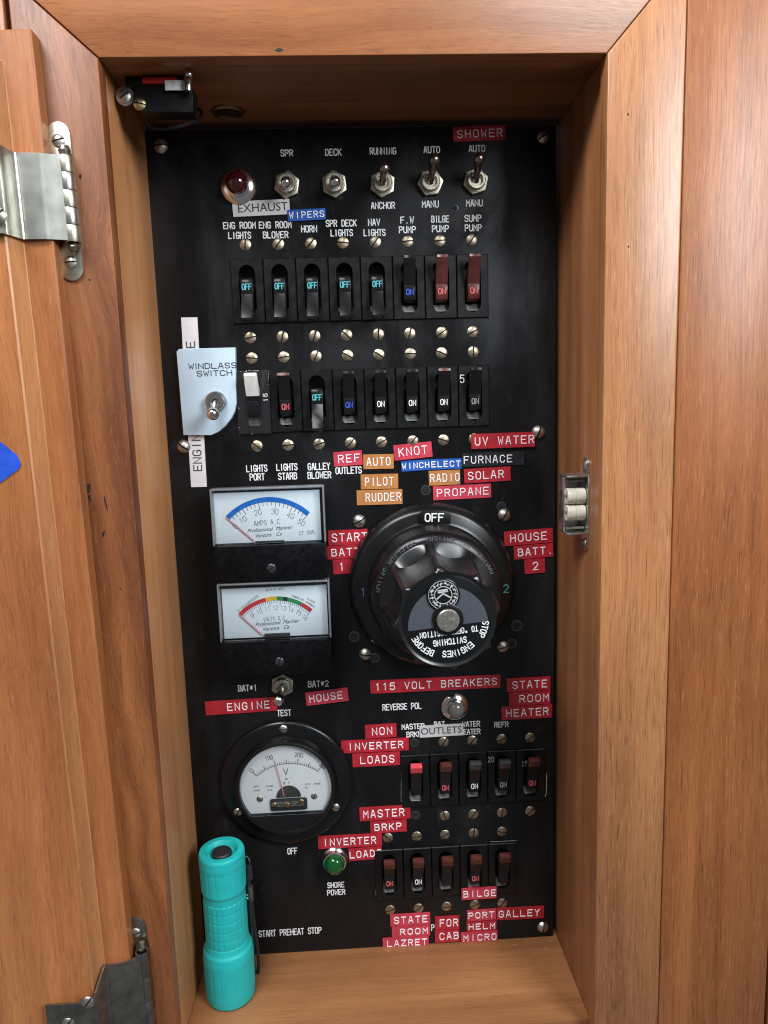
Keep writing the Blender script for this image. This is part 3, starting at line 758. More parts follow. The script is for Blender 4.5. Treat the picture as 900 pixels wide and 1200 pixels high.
toggle('toggle_switch', (336, 215.7), (334.6, 213.6), .013, 'nickel toggle switch with lever pointing straight out below the legend SPR', rot=10)
toggle('toggle_switch', (391.7, 215), (392.6, 212.6), .013, 'nickel toggle switch with lever pointing straight out below the legend DECK', rot=-4)
toggle('toggle_switch', (448.4, 214.5), (450.6, 195.5), .0165, 'nickel toggle switch with lever tipped up between RUNNING and ANCHOR', (None, M_WORNREFL), rot=5)
toggle('toggle_switch', (504.5, 213.2), (509.6, 184.5), .0185, 'nickel toggle switch with lever up between AUTO and MANU, left of the SHOWER one', (None, M_WORNREFL), rot=25)
toggle('toggle_switch', (557.9, 211.5), (561.8, 183.5), .0185, 'nickel toggle switch with lever up below the SHOWER tape', (None, M_WORNREFL), rot=14)
toggle('toggle_switch', (330.8, 804), (325.9, 822.3), .0165, 'nickel toggle switch with lever down between the ENGINE and HOUSE tapes', rot=6, ball=.0036)
# windlass switch on its own white plate
wp = [(206.6,412),(210,408.8),(275.6,407),(276.9,472),(275,482),(271,490),(264,499),(256,506),(247.5,510),(214.8,510)]
c0 = X(243, 458, .004)
wt = thing('windlass_switch', 'pale grey plate lettered WINDLASS SWITCH with a chrome toggle pointing down', 'switch', (c0.x, 0, c0.z))
b_ = BM(); prism(b_, [((X(*p, .004)).x-c0.x, (X(*p, .004)).z-c0.z) for p in wp], 0, -.004, 0, .0004)
obj('plate', b_, M_WPL, wt)
for s_, px, py, w in (('WINDLASS', 249.2, 428.8, 57), ('SWITCH', 251.3, 437.4, 42)):
    c = X(px, py, .004); tgt = (X(px+w/2, py, .004)-X(px-w/2, py, .004)).length
    b_ = BM(); ribbon(b_, strokes_prop(s_, tgt-.0006, .0029), .00058, .00006); obj('lettering', b_, M_INK, wt, (c.x-c0.x, -.00403, c.z-c0.z))
tg = toggle('x', (252.5, 471), (249.0, 486.5), .0180, '', (M_CHROME, M_CHROME), parent_loc_d=.004, nut=False, ball=.0036)
for ch in list(tg.children):
    ch.parent = wt; ch.location = tg.location-wt.location
bpy.data.objects.remove(tg)

# ------------------------------------------------------------------ indicator lamps
def lamp(px, py, label, mat, R=.0094, rl=.0064, hl=.014, facet=False, ring=None):
    c = X(px, py, .002)
    t = thing('indicator_lamp', label, 'indicator light', (c.x, 0, c.z), group='indicator lamps on the panel')
    b_ = BM(); lathe(b_, [(R, 0), (R, .0012), (R*.9, .0024), (R*.78, .0030), (rl*1.12, .0034), (rl*1.1, .0056), (rl*1.0, .0060), (rl*.9, .0056)], n=40)
    obj('bezel', b_, ring or M_CHROME, t)
    b_ = BM(); prof = [(rl, .004), (rl, hl*.55)]
    n = 8
    for k in range(1, n+1): a = PI/2*k/n; prof.append((rl*math.cos(a) if k < n else 0, hl*.55+hl*.45*math.sin(a)))
    if facet:
        def rf(r, h, th): return r*(1-.05*abs(math.sin(th*6+h*900)))
        lathe(b_, prof, n=48, rfun=rf)
    else: lathe(b_, prof, n=40)
    obj('lens', b_, mat, t, sharp=20 if facet else 60)
    return t
lamp(279, 217.3, 'dark red indicator lamp in a chrome bezel above the EXHAUST tape', M_LRED, .0102, .0062, .0125)
lamp(533.4, 829, 'clear faceted indicator lamp in a chrome bezel right of REVERSE POL', M_LCLR, .0090, .0056, .010, True)
lamp(392.2, 1008, 'green faceted indicator lamp above the legend SHORE POWER', M_LGRN, .0086, .0068, .012, True, M_CHROME)

# ------------------------------------------------------------------ rectangular meters
def arc_ribbon(bm, c, r0, r1, a0, a1, y, n=24, mi=0, th=.00012):
    pts = []
    for k in range(n+1): a = math.radians(a0+(a1-a0)*k/n); pts.append((c[0]+r1*math.cos(a), c[1]+r1*math.sin(a)))
    for k in range(n, -1, -1): a = math.radians(a0+(a1-a0)*k/n); pts.append((c[0]+r0*math.cos(a), c[1]+r0*math.sin(a)))
    for k in range(n):
        q = [pts[k], pts[k+1], pts[2*n-k], pts[2*n+1-k]]
        f = bm.faces.new([bm.verts.new((x, y-th, z)) for x, z in q]); f.material_index = mi
def tick(bm, c, r0, r1, a, w, y, mi=0):
    a = math.radians(a); u = Vector((math.cos(a), math.sin(a))); n_ = Vector((-u.y, u.x))*w/2
    q = [Vector(c)+u*r0-n_, Vector(c)+u*r0+n_, Vector(c)+u*r1+n_, Vector(c)+u*r1-n_]
    bm.faces.new([bm.verts.new((p.x, y, p.y)) for p in q]).material_index = mi

def circ3(p1, p2, p3):
    ax, ay = p1; bx, by = p2; cx, cy = p3; d = 2*(ax*(by-cy)+bx*(cy-ay)+cx*(ay-by))
    ux = ((ax*ax+ay*ay)*(by-cy)+(bx*bx+by*by)*(cy-ay)+(cx*cx+cy*cy)*(ay-by))/d
    uy = ((ax*ax+ay*ay)*(cx-bx)+(bx*bx+by*by)*(ax-cx)+(cx*cx+cy*cy)*(bx-ax))/d
    return (ux, uy), math.hypot(ax-ux, ay-uy)

def rect_meter(name, label, front, face, arcpts, crop, kind):
    """front: 4 px corners of the case front at d=.018, face: 4 px corners of the white dial at d=.011"""
    df, dd = .018, .0112
    Fp = [X(*p, df) for p in front]; cx = sum(p.x for p in Fp)/4; cz = sum(p.z for p in Fp)/4
    w = ((Fp[1]-Fp[0]).length+(Fp[2]-Fp[3]).length)/2; h = ((Fp[0]-Fp[3]).length+(Fp[1]-Fp[2]).length)/2
    Q = [X(*p, dd) for p in face]
    x0, x1 = (Q[0].x+Q[3].x)/2-cx, (Q[1].x+Q[2].x)/2-cx; z1, z0 = (Q[0].z+Q[1].z)/2-cz, (Q[2].z+Q[3].z)/2-cz
    t = thing(name, label, 'meter', (cx, 0, cz), group='square meters on the panel')
    # black body behind and the black lower cover
    b_ = BM(); box(b_, (0, -.004, 0), (w-.002, .008, h-.002), .0006)
    obj('body', b_, M_BLKG, t)
    b_ = BM(); zc = z0-.0006
    box(b_, (0, -(.0082+df)/2, (-h/2+zc)/2), (w-.0006, df-.0082, zc+h/2), .0005)
    obj('lower_cover', b_, M_BLKM, t)
    # clear hood: front window and four thin edges
    b_ = BM(); box(b_, (0, -df+.0004, (zc+h/2)/2+.0003), (w-.003, .0006, h/2-zc-.002))
    obj('window', b_, M_CLEAR, t)
    b_ = BM(); zz = (zc+h/2)/2
    for sx in (-1, 1): box(b_, (sx*(w/2-.0005), -(df+.0085)/2, zz+.0002), (.0010, df-.0087, h/2-zc-.0006), .0004)
    box(b_, (0, -(df+.0085)/2, h/2-.0006), (w-.0022, df-.0087, .0011), .0003)
    obj('hood_edge', b_, M_EDGE, t)
    b_ = BM(); box(b_, ((x0+x1)/2, -dd+.0010, (z0+z1)/2), (x1-x0, .002, z1-z0), .0002)
    dial = obj('dial', b_, M_DIAL, t)
    P = [X(240+x/5.625, crop+y/5.625, dd) for x, y in arcpts]; P = [(p.x-cx, p.z-cz) for p in P]
    c, r = circ3(*P)
    a0 = math.degrees(math.atan2(P[0][1]-c[1], P[0][0]-c[0])); a1 = math.degrees(math.atan2(P[2][1]-c[1], P[2][0]-c[0]))
    y = -dd-.00004
    def loc(px, py): p = X(240+px/5.625, crop+py/5.625, dd); return p.x-cx, p.z-cz
    def put(s, px, py, w_, h_, st=.00022, ang=0, mat=M_DINK):
        q = loc(px, py); k = w_/5.625*.00054, h_/5.625*.00054
        b2_ = BM(); ribbon(b2_, strokes(s, k[0], k[1], .3), st, .00005)
        return obj('dial_text', b2_, mat, dial, (q[0], y-.00002, q[1]), (0, math.radians(-ang), 0))
    if kind == 'amps':
        b_ = BM(); arc_ribbon(b_, c, r-.0030, r, a0, a1, y); obj('scale_arc', b_, M_DBLUE, dial)
        b_ = BM()
        for k in range(21):
            big = k % 4 == 0; a = a0+(a1-a0)*k/20; tick(b_, c, r-.0030-(.0038 if big else .0022), r-.00302, a, .00032, y-.00004)
        obj('scale_ticks', b_, M_DINK, dial)
        for s, px, py, an in (('0',200,318,40),('10',250,275,25),('20',350,228,10),('30',462,222,-6),('40',565,248,-22),('50',637,294,-38)): put(s, px, py, 42 if s != '0' else 28, 32, .00026, an)
        put('AMPS A.C.', 420, 293, 180, 30, .00026, 3); put('CT 505', 672, 362, 95, 22, .00022, 3)
        e = loc(325, 412)
    else:
        cols = [(0, .385, M_DRED), (.385, .525, M_DYEL), (.525, .605, M_DGRN), (.605, .66, M_INK), (.66, .85, M_DGRN), (.85, 1, M_DRED)]
        for f0, f1, m_ in cols:
            b_ = BM(); arc_ribbon(b_, c, r-.0025, r, a0+(a1-a0)*f0, a0+(a1-a0)*f1, y, 12); obj('scale_arc', b_, m_, dial)
        b_ = BM()
        for k in range(36):
            big = k % 5 == 0; a = a0+(a1-a0)*k/35; tick(b_, c, r-.0025-(.0034 if big else .0018), r-.00252, a, .00026, y-.00004)
        obj('scale_ticks', b_, M_DINK, dial)
        for s, px, py, an in (('9',315,292,35),('10',360,262,22),('11',413,243,10),('12',465,238,2),('13',518,240,-6),('14',568,252,-14),('15',617,270,-24),('16',658,303,-35)): put(s, px, py, 32 if len(s) > 1 else 18, 28, .00020, an)
        put('VOLTS D.C.', 465, 308, 150, 22, .00020, 3)
        put('DISCHARGED', 285, 208, 165, 16, .00018, 36); put('30 MIN TEST', 462, 116, 120, 12, .00016, 4)
        put('CHARGING', 612, 172, 78, 12, .00016, -24); put('OVER', 700, 190, 55, 14, .00016, -36); put('CHARGED', 695, 215, 62, 12, .00016, -36)
        e = loc(378, 412)
    for s, py, px, sz in (('Professional  Mariner', 338 if kind == 'amps' else 336, 425 if kind == 'amps' else 475, .0034), ('Ventura   Ca', 376 if kind == 'amps' else 372, 415 if kind == 'amps' else 465, .0034)):
        q = loc(px, py); font_obj('dial_text', s, sz, M_DINK, dial, (q[0], y-.00004, q[1]), (0, math.radians(-3), 0), shear=.5, sx=.92, depth=.00003)
    # needle resting at the left end of the scale, dark stop along the bottom
    b_ = BM(); s = Vector((c[0]+(r-.0005)*math.cos(math.radians(a0)), c[1]+(r-.0005)*math.sin(math.radians(a0)))); e = Vector(e)
    n_ = (e-s).normalized(); n_ = Vector((-n_.y, n_.x))
    prism(b_, [(p.x, p.y) for p in (s+n_*.00028, s-n_*.00028, e-n_*.00042, e+n_*.00042)], -dd-.0008, -dd-.0011)
    obj('needle', b_, M_NEED, t)
    q0 = loc(335 if kind == 'amps' else 395, 412); q1 = loc(525 if kind == 'amps' else 562, 405)
    b_ = BM(); box(b_, ((q0[0]+q1[0])/2, -dd-.001, z0+(.0005 if kind == 'amps' else .0012)), (q1[0]-q0[0], .0016, .001 if kind == 'amps' else .0024), .0002); obj('needle_stop', b_, M_INK, t)
    return t, cx, cz, df
t, cx, cz, df = rect_meter('ammeter', 'square clear hooded meter with a solid blue arc reading AMPS A.C.', [(246,575),(378.5,567.5),(384.5,678),(251.5,683)],
    [(249.6,580),(373.8,572.5),(377,632),(252.8,638.5)], [(137,255),(425,126),(693,227)], 560, 'amps')
q = X(318, 666, df); screw('adjuster_screw', t, (q.x-cx, -df, q.z-cz), 60, M_DARKSCR, .0028, .0010)
t, cx, cz, df = rect_meter('voltmeter', 'square clear hooded meter with a red, yellow and green arc reading VOLTS D.C.', [(254.5,687),(385.5,678),(390,787.5),(260,794.5)],
    [(259.5,692),(381,684),(386,742),(263,750)], [(222,275),(455,163),(710,248)], 670, 'volts')
q = X(327.5, 775.5, df); screw('adjuster_screw', t, (q.x-cx, -df, q.z-cz), 20, M_DARKSCR, .0028, .0010)

# ------------------------------------------------------------------ round voltmeter
vx, vz, vR = -.0578, .1246, .0423
vm = thing('round_voltmeter', 'round black voltmeter with a white dial marked V below the TEST legend', 'meter', (vx, 0, vz))
b_ = BM(); lathe(b_, [(vR, 0), (vR, .003), (vR-.0008, .0040), (vR-.002, .0044), (.0330, .0044), (.0326, .0070), (.0318, .0100), (.0306, .0106), (.0296, .0104), (.0291, .0094), (.0291, .0070)], n=96)
# black apron closes the foot of the window
ch = -.0178
pts = [(.0293*math.cos(a), .0293*math.sin(a)) for a in [PI+math.asin(-ch/.0293)+k*(PI-2*math.asin(-ch/.0293))/20 for k in range(21)]]
prism(b_, pts, -.0060, -.0098, 0, .0003)
obj('case', b_, M_BLKG, vm)
b_ = BM(); lathe(b_, [(.0300, .0055), (.0300, .0066), (0, .0066)], n=64); vd = obj('dial', b_, M_DIALV, vm)
b_ = BM(); lathe(b_, [(.0290, .0092), (.0290, .0095), (0, .0095)], n=64); obj('window', b_, M_CLEAR, vm)
yv = -.0067
def vloc(px, py, d=.0066): p = X(220+px/4.5, 780+py/4.5, d); return p.x-vx, p.z-vz
cV, rV = circ3(vloc(365, 582), vloc(510, 517), vloc(685, 557))
P0, P2 = vloc(365, 582), vloc(685, 557)
va0 = math.degrees(math.atan2(P0[1]-cV[1], P0[0]-cV[0])); va1 = math.degrees(math.atan2(P2[1]-cV[1], P2[0]-cV[0]))
b_ = BM(); arc_ribbon(b_, cV, rV-.00013, rV+.00013, va0, va1, yv)
for k_ in range(31):
    a = va0+(va1-va0)*k_/30; L = .0036 if k_ % 10 == 0 else (.0026 if k_ % 5 == 0 else .0016)
    tick(b_, cV, rV, rV+L, a, .00034 if k_ % 5 == 0 else .00018, yv-.00018)
obj('scale_ticks', b_, M_INK, vd)
def vput(s, px, py, w, h, st, ang=0, mat=M_INK, gap=.3):
    q = vloc(px, py); kk = .00056/4.5; b2_ = BM(); ribbon(b2_, strokes(s, w*kk, h*kk, gap), st, .00005)
    obj('dial_text', b2_, mat, vd, (q[0], yv-.00003, q[1]), (0, math.radians(-ang), 0))
for s, px, py, w, an in (('0',337,553,14,35),('100',428,487,38,14),('200',586,471,42,-8),('300',712,528,34,-42)): vput(s, px, py, w, 22, .00030, an)
vput('V', 517, 560, 24, 34, .0005); vput('~', 521, 597, 30, 26, .0004); vput('E 1', 522, 618, 30, 12, .0003)
for s, px, py, w in (('JEM', 357, 637, 30), ('1969', 360, 658, 38), ('CLASS', 432, 635, 34), ('2.5', 433, 655, 20), ('AC', 632, 624, 24), ('NO.', 628, 642, 18), ('MADE', 683, 622, 32)): vput(s, px, py, w, 8, .00022, 0, M_GTXT)
# movement: dark half disc, frame and little screws, pale needle
q = vloc(533, 692)
b_ = BM(); pts = [(.0079*math.cos(PI*k_/20), .0079*math.sin(PI*k_/20)) for k_ in range(21)]; prism(b_, pts, 0, -.0006, 0, .0001)
mv = obj('movement', b_, plain('movement_grey', (.08, .08, .075), .5, .3, var=.4, vscale=600), vm, (q[0], -.0066, q[1]))
b_ = BM(); box(b_, (0, -.0008, -.0046), (.0236, .0016, .0080), .0012); obj('bridge', b_, M_INK, mv, (-.0002, 0, 0))
b_ = BM(); box(b_, (0, -.0018, -.0036), (.0200, .0006, .0034), .0006); obj('bridge_plate', b_, plain('bridge_zinc', (.42, .40, .34), .4, 1.0, var=.3), mv)
for px, py, R_ in ((455, 735, .0017), (523, 737, .0019), (600, 718, .0017)):
    a = vloc(px, py, .0088); screw('movement_screw', mv, (a[0]-q[0], -.0021, a[1]-q[1]), random.uniform(0, 180), M_BRASS, R_, .0008)
for px, py in ((380, 703), (667, 688)):
    a = vloc(px, py); screw('dial_screw', vd, (a[0], -.0066, a[1]), random.uniform(0, 180), M_SCRS, .0021, .0010)
b_ = BM(); s0, s1_ = Vector(vloc(463, 525, .0082)), Vector(vloc(508, 690, .0082)); n_ = (s1_-s0).normalized(); n_ = Vector((-n_.y, n_.x))
prism(b_, [(p.x, p.y) for p in (s0+n_*.00024, s0-n_*.00024, s1_-n_*.00032, s1_+n_*.00032)], -.0076, -.0079); obj('needle', b_, M_NEED, vm)
for px, py in ((504, 338), (262, 778), (780, 752)):
    a = vloc(px, py, .0055); screw('flange_screw', vm, (a[0], -.0043, a[1]), random.uniform(20, 160), M_SCRS, .0027, .0014)
a = vloc(522, 827, .0045); screw('zero_screw', vm, (a[0], -.0043, a[1]), 2, M_DARKSCR, .0030, .0014)

# ------------------------------------------------------------------ battery selector switch
bx_, bz_ = .0394, .2528
bs = thing('battery_switch', 'large round black battery selector switch with a scalloped knob', 'battery switch', (bx_, 0, bz_))
b_ = BM(); lathe(b_, [(.0522, 0), (.0522, .0045), (.0514, .0075), (.0492, .0108), (.0470, .0120), (.0425, .0124), (.0408, .0132), (.0400, .0150), (.0392, .0270), (.0386, .0300),
                     (.0372, .0322), (.0345, .0338), (.0290, .0350), (0, .0350)], n=128)
base = obj('base', b_, M_BLKG, bs)
q = X(509, 610, .0128); b_ = BM(); pts = [(-.0100, -.0042), (.0100, -.0042), (.0100, .0018), (.0068, .0042), (-.0068, .0042), (-.0100, .0018)]
prism(b_, pts, .001, -.0011, 0, .0003); otab = obj('position_tag', b_, M_BLK, bs, (q.x-bx_, -.0122, q.z-bz_+.0018), (0, math.radians(2), 0))
b_ = BM(); ribbon(b_, strokes('OFF', .0110, .0046, .3), .0008, .00012); obj('lettering', b_, M_LEG, otab, (0, -.00112, .0001))
for s_, px, py, m_ in (('2', 593, 690, plain('teal_paint', (.06, .22, .22), .5)), ('1', 425.5, 694, plain('violet_paint', (.10, .09, .3), .5))):
    q = X(px, py, .0124); b_ = BM(); ribbon(b_, strokes(s_, .0030, .0048), .0006, .00012); obj('position_mark', b_, m_, base, (q.x-bx_, -.0123, q.z-bz_))
def arc_map(r, a_mid, tops_in):
    """maps flat lettering onto an arc; tops_in: letter tops point to the centre"""
    def f(x, y):
        if tops_in: a = a_mid+x/r; rr = r-y; return (rr*math.cos(a), rr*math.sin(a))
        a = a_mid-x/r; rr = r+y; return (rr*math.cos(a), rr*math.sin(a))
    return f
# ring lettering, mounted upside down: tops towards the centre, read from the far right round to the left
b_ = BM(); txt = 'MARINE "ANY BATTERY" SELECTOR SWITCH'
ribbon(b_, strokes(txt, .0345*2.62, .0032, .34), .00042, .00030, arc_map(.0345, math.radians(97), True))
obj('ring_lettering', b_, plain('raised_grey', (.11, .11, .12), .4), base, (0, -.0336, 0))
# scalloped knob
def knob_r(r, h, th):
    f = (th/(2*PI)*8-98/360*8) % 1.0; f = (f-.05)/.90
    s_ = math.sin(PI*f)**.55 if 0 < f < 1 else 0
    if h < .0362 or r < .0262: return r
    return r-(r-.0254)*min(1, (h-.0362)/.002)*s_
b_ = BM()
prof = [(.0332, .0340), (.0336, .0358), (.0334, .0364)]
for k_ in range(1, 17): h = .0364+(.0752-.0364)*k_/16; prof.append((.0334-.0046*(k_/16)**.8, h))
prof += [(.0284, .0764), (.0276, .0774), (.0264, .0780), (.0258, .0782), (.0250, .0778), (.0240, .0772), (0, .0772)]
lathe(b_, prof, n=320, rfun=knob_r)
kn = obj('knob', b_, M_KNOB, bs, sharp=40)
# bright edge ring, grey half label, boss, pin, badge, words: the whole face turned a few degrees
face = obj('face_disc', (lambda m_: (lathe(m_, [(.0236, 0), (.0236, .0004), (.0230, .0006), (0, .0006)], n=72), m_)[1])(BM()), M_BLKG, bs, (0, -.0771, 0), (0, math.radians(-5), 0))
b_ = BM(); pts = [(.0212*math.cos(a), .0212*math.sin(a)) for a in [PI*k_/32 for k_ in range(33)]]; prism(b_, pts, 0, -.00025, 0, 0)
obj('grey_label', b_, M_GREY, face, (0, -.0006, -.0036))
b_ = BM(); lathe(b_, [(.0083, 0), (.0083, .0012), (.0074, .0016), (0, .0016)], n=40); obj('boss', b_, M_BLKG, face, (0, -.0006, .0002))
b_ = BM(); lathe(b_, [(.0060, 0), (.0060, .0014), (.0055, .0019), (0, .0020)], n=40); obj('pin', b_, M_SCRS, face, (0, -.0022, .0002))
b_ = BM(); lathe(b_, [(.0088, 0), (.0088, .0009), (.0082, .0012), (0, .0012)], n=40)
bad = obj('badge', b_, M_BLKG, face, (-.0010, -.0006, .0136))
b_ = BM()
circ = lambda r, n=32: [(r*math.cos(2*PI*k_/n), r*math.sin(2*PI*k_/n)) for k_ in range(n)]+[(r, 0)]
ribbon(b_, [circ(.0046)], .00045, .00015); ribbon(b_, [circ(.0077)], .0003, .00012)
rnd = random.Random(3)
for k_ in range(19):
    a = 2*PI*k_/19; 
    for _ in range(2):
        p = [((.0062+rnd.uniform(-.0009, .0009))*math.cos(a+rnd.uniform(-.1, .1)), (.0062+rnd.uniform(-.0009, .0009))*math.sin(a+rnd.uniform(-.1, .1))) for _ in range(3)]
        ribbon(b_, [p], .0006, .00012+.00002*_)
ribbon(b_, [[(-.0034, -.0016), (0, .0008), (.0034, -.0016)], [(-.0024, .0016), (.0024, .0018)], [(-.0024, .0026), (.0022, .0027)]], .0008, .00018)
obj('emblem', b_, M_EMBL, bad, (0, -.0012, 0))
b_ = BM()
ribbon(b_, strokes('STOP', .0086, .0031, .34), .00056, .00012, arc_map(.0203, math.radians(-23), False))
ribbon(b_, strokes('ENGINES', .0170, .0031, .34), .00056, .00012, arc_map(.0190, math.radians(-78), False))
ribbon(b_, strokes('BEFORE', .0136, .0031, .34), .00056, .00012, arc_map(.0200, math.radians(-138), False))
rot180 = lambda zc: (lambda x, y: (-x, -y+zc))
ribbon(b_, strokes('SWITCHING', .0174, .0030, .34), .00054, .00012, rot180(-.0122))
ribbon(b_, strokes('TO "OFF" POSITION', .0306, .0028, .34), .00050, .00012, rot180(-.0070))
obj('warning_lettering', b_, M_LEG, face, (0, -.00062, 0))

# ------------------------------------------------------------------ label tapes
def tape(text, quad, mat, label, d=.0004, f0=.07, f1=.93, hh=.50, ink=None, font=False, grp='embossed label tapes on the panel', stroke=.00062, gap=.40, vert=False):
    Q = [X(*p, d) for p in quad]
    c = sum(Q, Vector())/4
    u = ((Q[1]-Q[0])+(Q[2]-Q[3]))/2; v = ((Q[0]-Q[3])+(Q[1]-Q[2]))/2
    w, h = u.length, v.length; ang = math.atan2(u.z, u.x)
    t = thing('label_tape', label, 'label', (c.x, -.0001, c.z), (0, -ang, 0), grp)
    b_ = BM(); r = min(.0005, h*.1)
    # very slightly curled strip with cut ends
    n = max(4, int(w/.004)); rows = []; sd = random.uniform(0, 6)
    for k_ in range(n+1):
        x = -w/2+w*k_/n; lift = d+.00005*(1+math.sin(sd+x*190))
        rows.append([b_.verts.new((x, y, z)) for y, z in ((0, -h/2), (-lift-.00012, -h/2), (-lift-.00012, h/2), (0, h/2))])
    for A_, B_ in zip(rows, rows[1:]):
        for k_ in range(3): b_.faces.new((A_[k_], A_[k_+1], B_[k_+1], B_[k_]))
    b_.faces.new(rows[0]); b_.faces.new(rows[-1])
    obj('strip', b_, mat, t)
    top = -d-.00024
    if text:
        x0, x1 = -w/2+w*f0, -w/2+w*f1
        if font:
            m_ = font_mesh(text, h*.95); bx = [q.co.x for q in m_.vertices]; zz = [q.co.z for q in m_.vertices]
            m_.transform(Matrix.Diagonal(((x1-x0)/(max(bx)-min(bx)), 1, h*hh/(max(zz)-min(zz)), 1))); m_.materials.append(ink or M_INK)
            obj('lettering', m_, None, t, ((x0+x1)/2, top, 0))
        else:
            b_ = BM(); ribbon(b_, strokes(text, x1-x0, h*hh, gap), stroke, .00030); obj('lettering', b_, ink or M_EMB, t, ((x0+x1)/2, top+.00004, 0))
    return t
def q4(a, b, c, d_): return [a, b, c, d_]
R_ = 'red embossed tape reading '
tape('SHOWER', q4((530.8,149),(592,147),(593,163.5),(531.5,166.5)), M_RED, R_+'SHOWER above the top right toggle switch', f0=.08, f1=.93)
tape('EXHAUST', q4((272,236),(339.5,233.5),(339.5,250.5),(273.5,254.8)), M_SILV, 'silver tape printed EXHAUST in black below the red lamp', .0005, .09, .96, .56, font=True)
tape('WIPERS', q4((336.8,246.2),(381.3,244),(381.8,257),(337.2,259.5)), M_BLUE, 'blue embossed tape reading WIPERS above the HORN legend', .0008, .05, .95, .52)
tape('ENGINE          E', q4((224.3,570.6),(212,372),(231.5,372),(242.2,570.6)), M_WTAPE, 'long white vertical tape printed ENGINE, passing behind the windlass switch plate', .0004, .10, .86, .5, font=False, ink=M_INK, stroke=.0006, gap=.3)
tape('REF', q4((391,530),(424.3,527.5),(424.8,544.5),(391,547)), M_PINK, R_+'REF above the OUTLETS legend', f0=.17, f1=.9)
tape('AUTO', q4((425.5,532.6),(461,532),(461.6,549),(426,549.8)), M_ORNG, 'brown embossed tape reading AUTO', f0=.12, f1=.88, grp='embossed label tapes on the panel')
tape('PILOT', q4((423,556),(466.3,555),(466.9,572.4),(422.6,573.5)), M_ORNG, 'brown embossed tape reading PILOT', f0=.12, f1=.86)
tape('RUDDER', q4((418.2,574.8),(471.4,573),(471.7,590.5),(418,592)), M_ORNG, 'brown embossed tape reading RUDDER', f0=.2, f1=.96)
tape('KNOT', q4((461,522),(505.8,517),(506.5,535.2),(462.3,539.8)), M_PINK, R_+'KNOT, tilted', f0=.13, f1=.86)
tape('UV WATER', q4((552.3,508.5),(626.2,506.2),(627.2,523),(552.3,526.5)), M_RED, R_+'UV WATER beside the right edge screw', .0014, f0=.06, f1=.98)
tape('FURNACE', q4((541.6,531.8),(613.6,528.2),(614.3,545),(541.8,546.8)), M_BKTP, 'black embossed tape reading FURNACE', f0=.03, f1=.80)
tape('WINCH', q4((470.2,540.6),(503.7,538.2),(503.8,550.4),(470.6,552.6)), M_BLUE, 'blue embossed tape reading WINCH', f0=.03, f1=.96)
tape('ELECT', q4((504,538.2),(540.7,537),(540.8,549.2),(504.2,550.4)), M_BLUE, 'blue embossed tape reading ELECT', f0=.05, f1=.95)
tape('RADIO', q4((502.6,552),(538.9,550.2),(539.3,567.6),(502.4,569)), M_ORNG, 'brown embossed tape reading RADIO', f0=.05, f1=.97)
tape('SOLAR', q4((543.6,549.8),(598,546.5),(598.7,562.8),(544.2,566.6)), M_RED, R_+'SOLAR', f0=.09, f1=.84)
tape('PROPANE', q4((507.6,570.2),(575.3,566.4),(575.5,583),(507.6,586)), M_PINK, 'faded red embossed tape with rounded corners reading PROPANE', f0=.07, f1=.95)
tape('START', q4((384.7,621.5),(430.6,619.8),(431.2,637.2),(384.7,639.6)), M_RED, R_+'START at the left of the battery switch', f0=.1, f1=.97)
tape('BATT', q4((383,640.6),(426,637.8),(421,653.5),(384,655.5)), M_RED, R_+'BATT below the START tape', f0=.13, f1=.94)
tape('1', q4((390,656),(413,654.8),(412.5,671.5),(390.5,673)), M_RED, R_+'1 at the left of the battery switch', f0=.3, f1=.6)
tape('HOUSE', q4((590.3,623.2),(647,618.5),(648,635.4),(591.5,639.8)), M_RED, R_+'HOUSE above the BATT. tape right of the battery switch', f0=.13, f1=.87)
tape('BATT.', q4((601.8,640.2),(647.8,636.2),(648.2,652),(602.8,655.8)), M_RED, R_+'BATT. below the HOUSE tape right of the battery switch', f0=.11, f1=.98)
tape('2', q4((614.3,656),(638.2,653.6),(638.8,671),(614.9,672.4)), M_RED, R_+'2 right of the battery switch', f0=.4, f1=.68)
tape('ENGINE', q4((240.4,822.2),(324.3,816.8),(325,832.4),(241,838.3)), M_RED, R_+'ENGINE below the lower square meter', f0=.31, f1=.89)
tape('HOUSE', q4((357.3,811.8),(407.2,805.4),(408.4,821),(359.8,827)), M_PINK, 'faded red embossed tape reading HOUSE below the BAT#2 legend', f0=.09, f1=.86)
tape('115 VOLT BREAKERS', q4((433.6,797.8),(585.8,790.2),(586.5,805.5),(434.2,812.7)), M_RED, R_+'115 VOLT BREAKERS', f0=.04, f1=.97)
tape('STATE', q4((593.4,795.4),(644.8,792.4),(645,808.4),(594,811)), M_RED, R_+'STATE above ROOM and HEATER', f0=.14, f1=.91)
tape('ROOM', q4((596.2,811.8),(644.8,809),(645,824.4),(596.6,827.2)), M_RED, R_+'ROOM between STATE and HEATER', f0=.26, f1=.95)
tape('HEATER', q4((587.6,828.4),(646.6,825),(647,840.6),(587.9,843.8)), M_RED, R_+'HEATER', f0=.1, f1=.92)
tape('NON', q4((427.6,849.8),(464.4,847.4),(464.8,863.4),(428,865.5)), M_RED, R_+'NON', f0=.23, f1=.85)
tape('INVERTER', q4((399.8,868.2),(478.8,864.2),(479.2,879),(400.2,882.7)), M_RED, R_+'INVERTER between NON and LOADS', f0=.10, f1=.91)
tape('LOADS', q4((412.7,883.6),(468.3,880.3),(469.2,896.3),(413.6,898.8)), M_RED, R_+'LOADS below NON INVERTER', f0=.17, f1=.87)
tape('OUTLETS', q4((491.4,851),(542.4,847.8),(543.4,861.4),(492,864.2)), M_SILV, 'grey tape printed OUTLETS in black across the MASTER BRKP legend', .0006, .03, .96, .58, font=True)
